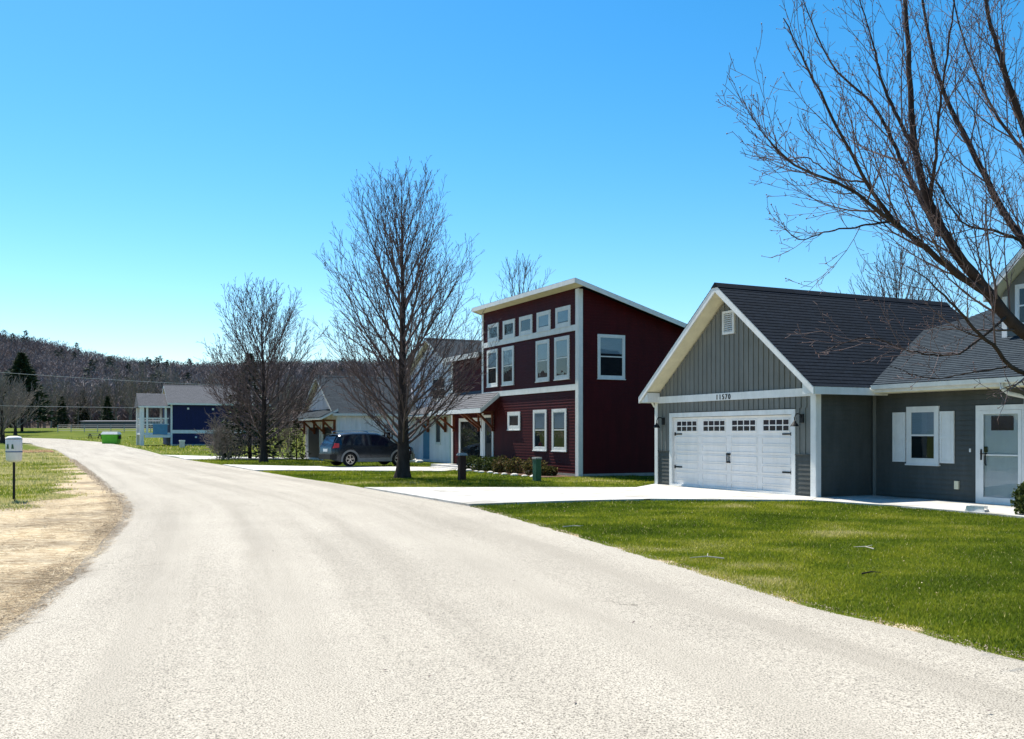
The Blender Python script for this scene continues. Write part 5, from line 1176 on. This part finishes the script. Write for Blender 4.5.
# overhead lines on two poles
def pole(x, y, H, label):
    t = empty('utility_pole', (x, y, float(Tz(x, y))), 0, label, 'utility pole'); mb = MB(); mb.tube([(0, 0, -.3), (0, 0, H)], [.17, .11], 10); mb.build('pole', M['bark'], t)
    mb = MB(); mb.box(-.06, .06, -1.1, 1.1, H-.5, H-.36); mb.build('crossarm', M['bark'], t); return t
pole(-84, 118, 12.0, 'utility pole left of the frame carrying the overhead lines'); pole(-36.5, 150, 11.5, 'utility pole hidden by the brush behind the navy house')
for z0, z1, sag, lb in ((10.9, 8.9, .9, 'upper overhead wire crossing in front of the wooded hill'), (5.5, 5.6, .35, 'lower overhead wire crossing in front of the wooded hill')):
    mb = MB(); pts = []
    for k in range(25):
        u = k/24; pts.append((-84+47.5*u, 118+32*u, z0+(z1-z0)*u-sag*4*u*(1-u)*.5))
    mb.tube(pts, .032, 5); o_ = mb.build('overhead_wire', M['wire'], None); tag(o_, lb, 'wire')
# stones along the bed, block by the door, rocks at the white house
rg = np.random.RandomState(9)
def rock(name, x, y, z, r, label, group=None, m='stone'):
    mb = MB(); n = 9; rings = []
    prof = [(0, .0), (.75, .02), (1, .35), (.85, .75), (.4, 1.0), (0.02, 1.04)]
    js = rg.uniform(.8, 1.2, n)
    for q, h in prof: rings.append([mb.pt((math.cos(2*math.pi*j/n)*q*r*js[j], math.sin(2*math.pi*j/n)*q*r*js[j]*.8, h*r*.75)) for j in range(n)])
    for a in range(len(prof)-1):
        for j in range(n): mb.f.append([rings[a][j], rings[a][(j+1) % n], rings[a+1][(j+1) % n], rings[a+1][j]])
    o = mb.build(name, M[m]); o.location = (x, y, z-.01); tag(o, label, 'stone', group); return o
for k in range(11):
    s_ = -39.2+k*.8+rg.uniform(-.2, .2); x, y = W(s_, 16.12+rg.uniform(-.08, .08)); rock('edging_stone', x, y, 0, rg.uniform(.09, .17), 'pale stone edging the shrub bed along the red house', 'pale stones edging the red house bed')
for k, (s_, d_, r_) in enumerate([(-51.8, 18.8, .34), (-51.0, 18.6, .28), (-50.2, 18.7, .24)]):
    x, y = W(s_, d_); rock('garden_rock', x, y, 0, r_, ['largest tan rock in front of the white house, nearest the parked car', 'middle tan rock in front of the white house', 'smallest tan rock, in front of the white house narrow window'][k], 'tan rocks before the white house')
t_ = empty('splash_block', (9.30, 19.2, .045), RZ+.3, 'pale splash block on the walkway left of the dark shrub', 'splash block'); t_.scale = (.7, .7, .8)
mb = MB(); mb.hexa([(-.28, -.14, 0), (.28, -.18, 0), (.28, .18, 0), (-.28, .14, 0)], [(-.26, -.12, .13), (.26, -.16, .07), (.26, .16, .07), (-.26, .12, .13)]); mb.build('base', M['stone'], t_)
mb = MB(); mb.box(-.24, .24, -.14, -.11, .075, .15); mb.box(-.24, .24, .11, .14, .075, .15); mb.build('rim', M['stone'], t_)
# fallen twigs
M['pale_twig'] = mat('weathered_twig', (.42, .38, .32), .9, .2, 8)
for x, y, a, L, lb in ((2.65, 12.0, 2.7, .42, 'longest pale fallen twig in the middle of the near lawn'), (3.9, 10.7, .3, .25, 'small dark fallen twig near the right road edge'), (.85, 16.1, .2, .4, 'pale fallen twig near the road in the middle of the lawn'), (4.9, 13.0, 2.0, .3, 'pale fallen twig at the right of the near lawn')):
    mb = MB(); mb.tube([(0, 0, .045), (math.cos(a)*L*.5, math.sin(a)*L*.5, .06), (math.cos(a+.25)*L, math.sin(a+.25)*L, .045)], [.009, .008, .004], 6); mb.bar((math.cos(a)*L*.5, math.sin(a)*L*.5, .06), (math.cos(a-.7)*L*.8, math.sin(a-.7)*L*.8, .07), .006)
    o_ = mb.build('fallen_twig', M['pale_twig'] if 'dark' not in lb else M['bark']); o_.location = (x, y, 0); tag(o_, lb, 'twig')
# litter specks lying on the road and lawn (too many to count)
def specks(name, xr, yr, n, seed, m, label, size, zoff, keepf):
    rg = np.random.RandomState(seed); x = rg.uniform(*xr, n); y = rg.uniform(*yr, n); ok = keepf(x, y); x, y = x[ok], y[ok]; n = len(x); a = rg.rand(n)*6.28; s = size*rg.uniform(.4, 1.4, n)
    c = np.stack([x, y, Tz(x, y)+zoff], -1); u = np.stack([np.cos(a), np.sin(a), rg.uniform(-.2, .5, n)], -1)*s[:, None]; v = np.stack([-np.sin(a), np.cos(a), rg.uniform(-.2, .5, n)], -1)*s[:, None]*.55
    V = np.stack([c-u, c+v, c+u, c-v], 1).reshape(-1, 3); V[:, 2] = np.maximum(V[:, 2], 0.0)
    o = np_mesh(name, V, np.arange(4*n).reshape(n, 4), m, tint=np.repeat(rg.rand(n), 4)); tag(o, label, 'leaf litter', kind='stuff')
specks('leaf_litter', (-12, 14), (7, 50), 5200, 3, M['straw'], 'pale dead leaves and chips scattered over the lawns', .011, .04, lambda x, y: (x > edge(RE, y)+.1) & (vnoise(x, y, 1.7, 91) > .45) & ~in_poly(x, y, D1) & ~in_poly(x, y, D2) & ~in_poly(x, y, WK))
specks('leaf_litter', (-4, 4), (3.5, 14), 60, 4, M['twig'], 'small dark bits lying on the pale road', .014, .068, lambda x, y: (x < edge(RE, y)-.2) & (x > edge(LE, y)+.2))

def edge_grit(name, E, side, n, seed, m, label, y0, y1, size, sig):
    rg = np.random.RandomState(seed); y = y0+(y1-y0)*rg.rand(n)**1.6; off = rg.normal(.0, sig, n)*side; x = edge(E, y)+off-.02*side
    a = rg.rand(n)*6.28; s_ = size*rg.uniform(.35, 1.5, n)*np.maximum(1, y/14)
    c = np.stack([x, y, Tz(x, y)+.022], -1); V = []
    base = np.array([[1, 0, 0], [-.4, .8, 0], [-.5, -.8, 0], [0, 0, .7]])
    co, si = np.cos(a)[:, None], np.sin(a)[:, None]
    P = np.stack([base[None, :, 0]*co-base[None, :, 1]*si, base[None, :, 0]*si+base[None, :, 1]*co, np.repeat(base[None, :, 2], n, 0)], -1)*s_[:, None, None]+c[:, None, :]
    F = np.array([[0, 1, 3], [1, 2, 3], [2, 0, 3]])[None]+4*np.arange(n)[:, None, None]
    o = np_mesh(name, P.reshape(-1, 3), F.reshape(-1, 3), m, tint=np.repeat(rg.rand(n), 4)); tag(o, label, 'gravel', kind='stuff')
M['grit'] = attr_mat('loose_grit', [(0, (.05, .038, .028)), (.5, (.16, .125, .09)), (1, (.36, .31, .24))], rough=1)
edge_grit('loose_gravel', LE, 1, 8000, 31, M['grit'], 'loose grit and clods along the sandy left road edge', 6, 60, .0075, .10)
edge_grit('loose_gravel', RE, 1, 2500, 32, M['grit'], 'loose grit along the lawn side of the road', 6, 28, .006, .05)
blades('dry_straw', [(-3.7, 5), (-4.0, 8), (-5.9, 14.4), (-7.0, 18), (-8.2, 21), (-10.3, 25.6), (-11.0, 25.6), (-8.9, 21), (-7.6, 18), (-6.4, 14.4), (-4.5, 8)], 900, 16, 'straw strands lapping over the left road edge', hmul=1.5, m='straw', flat=True)
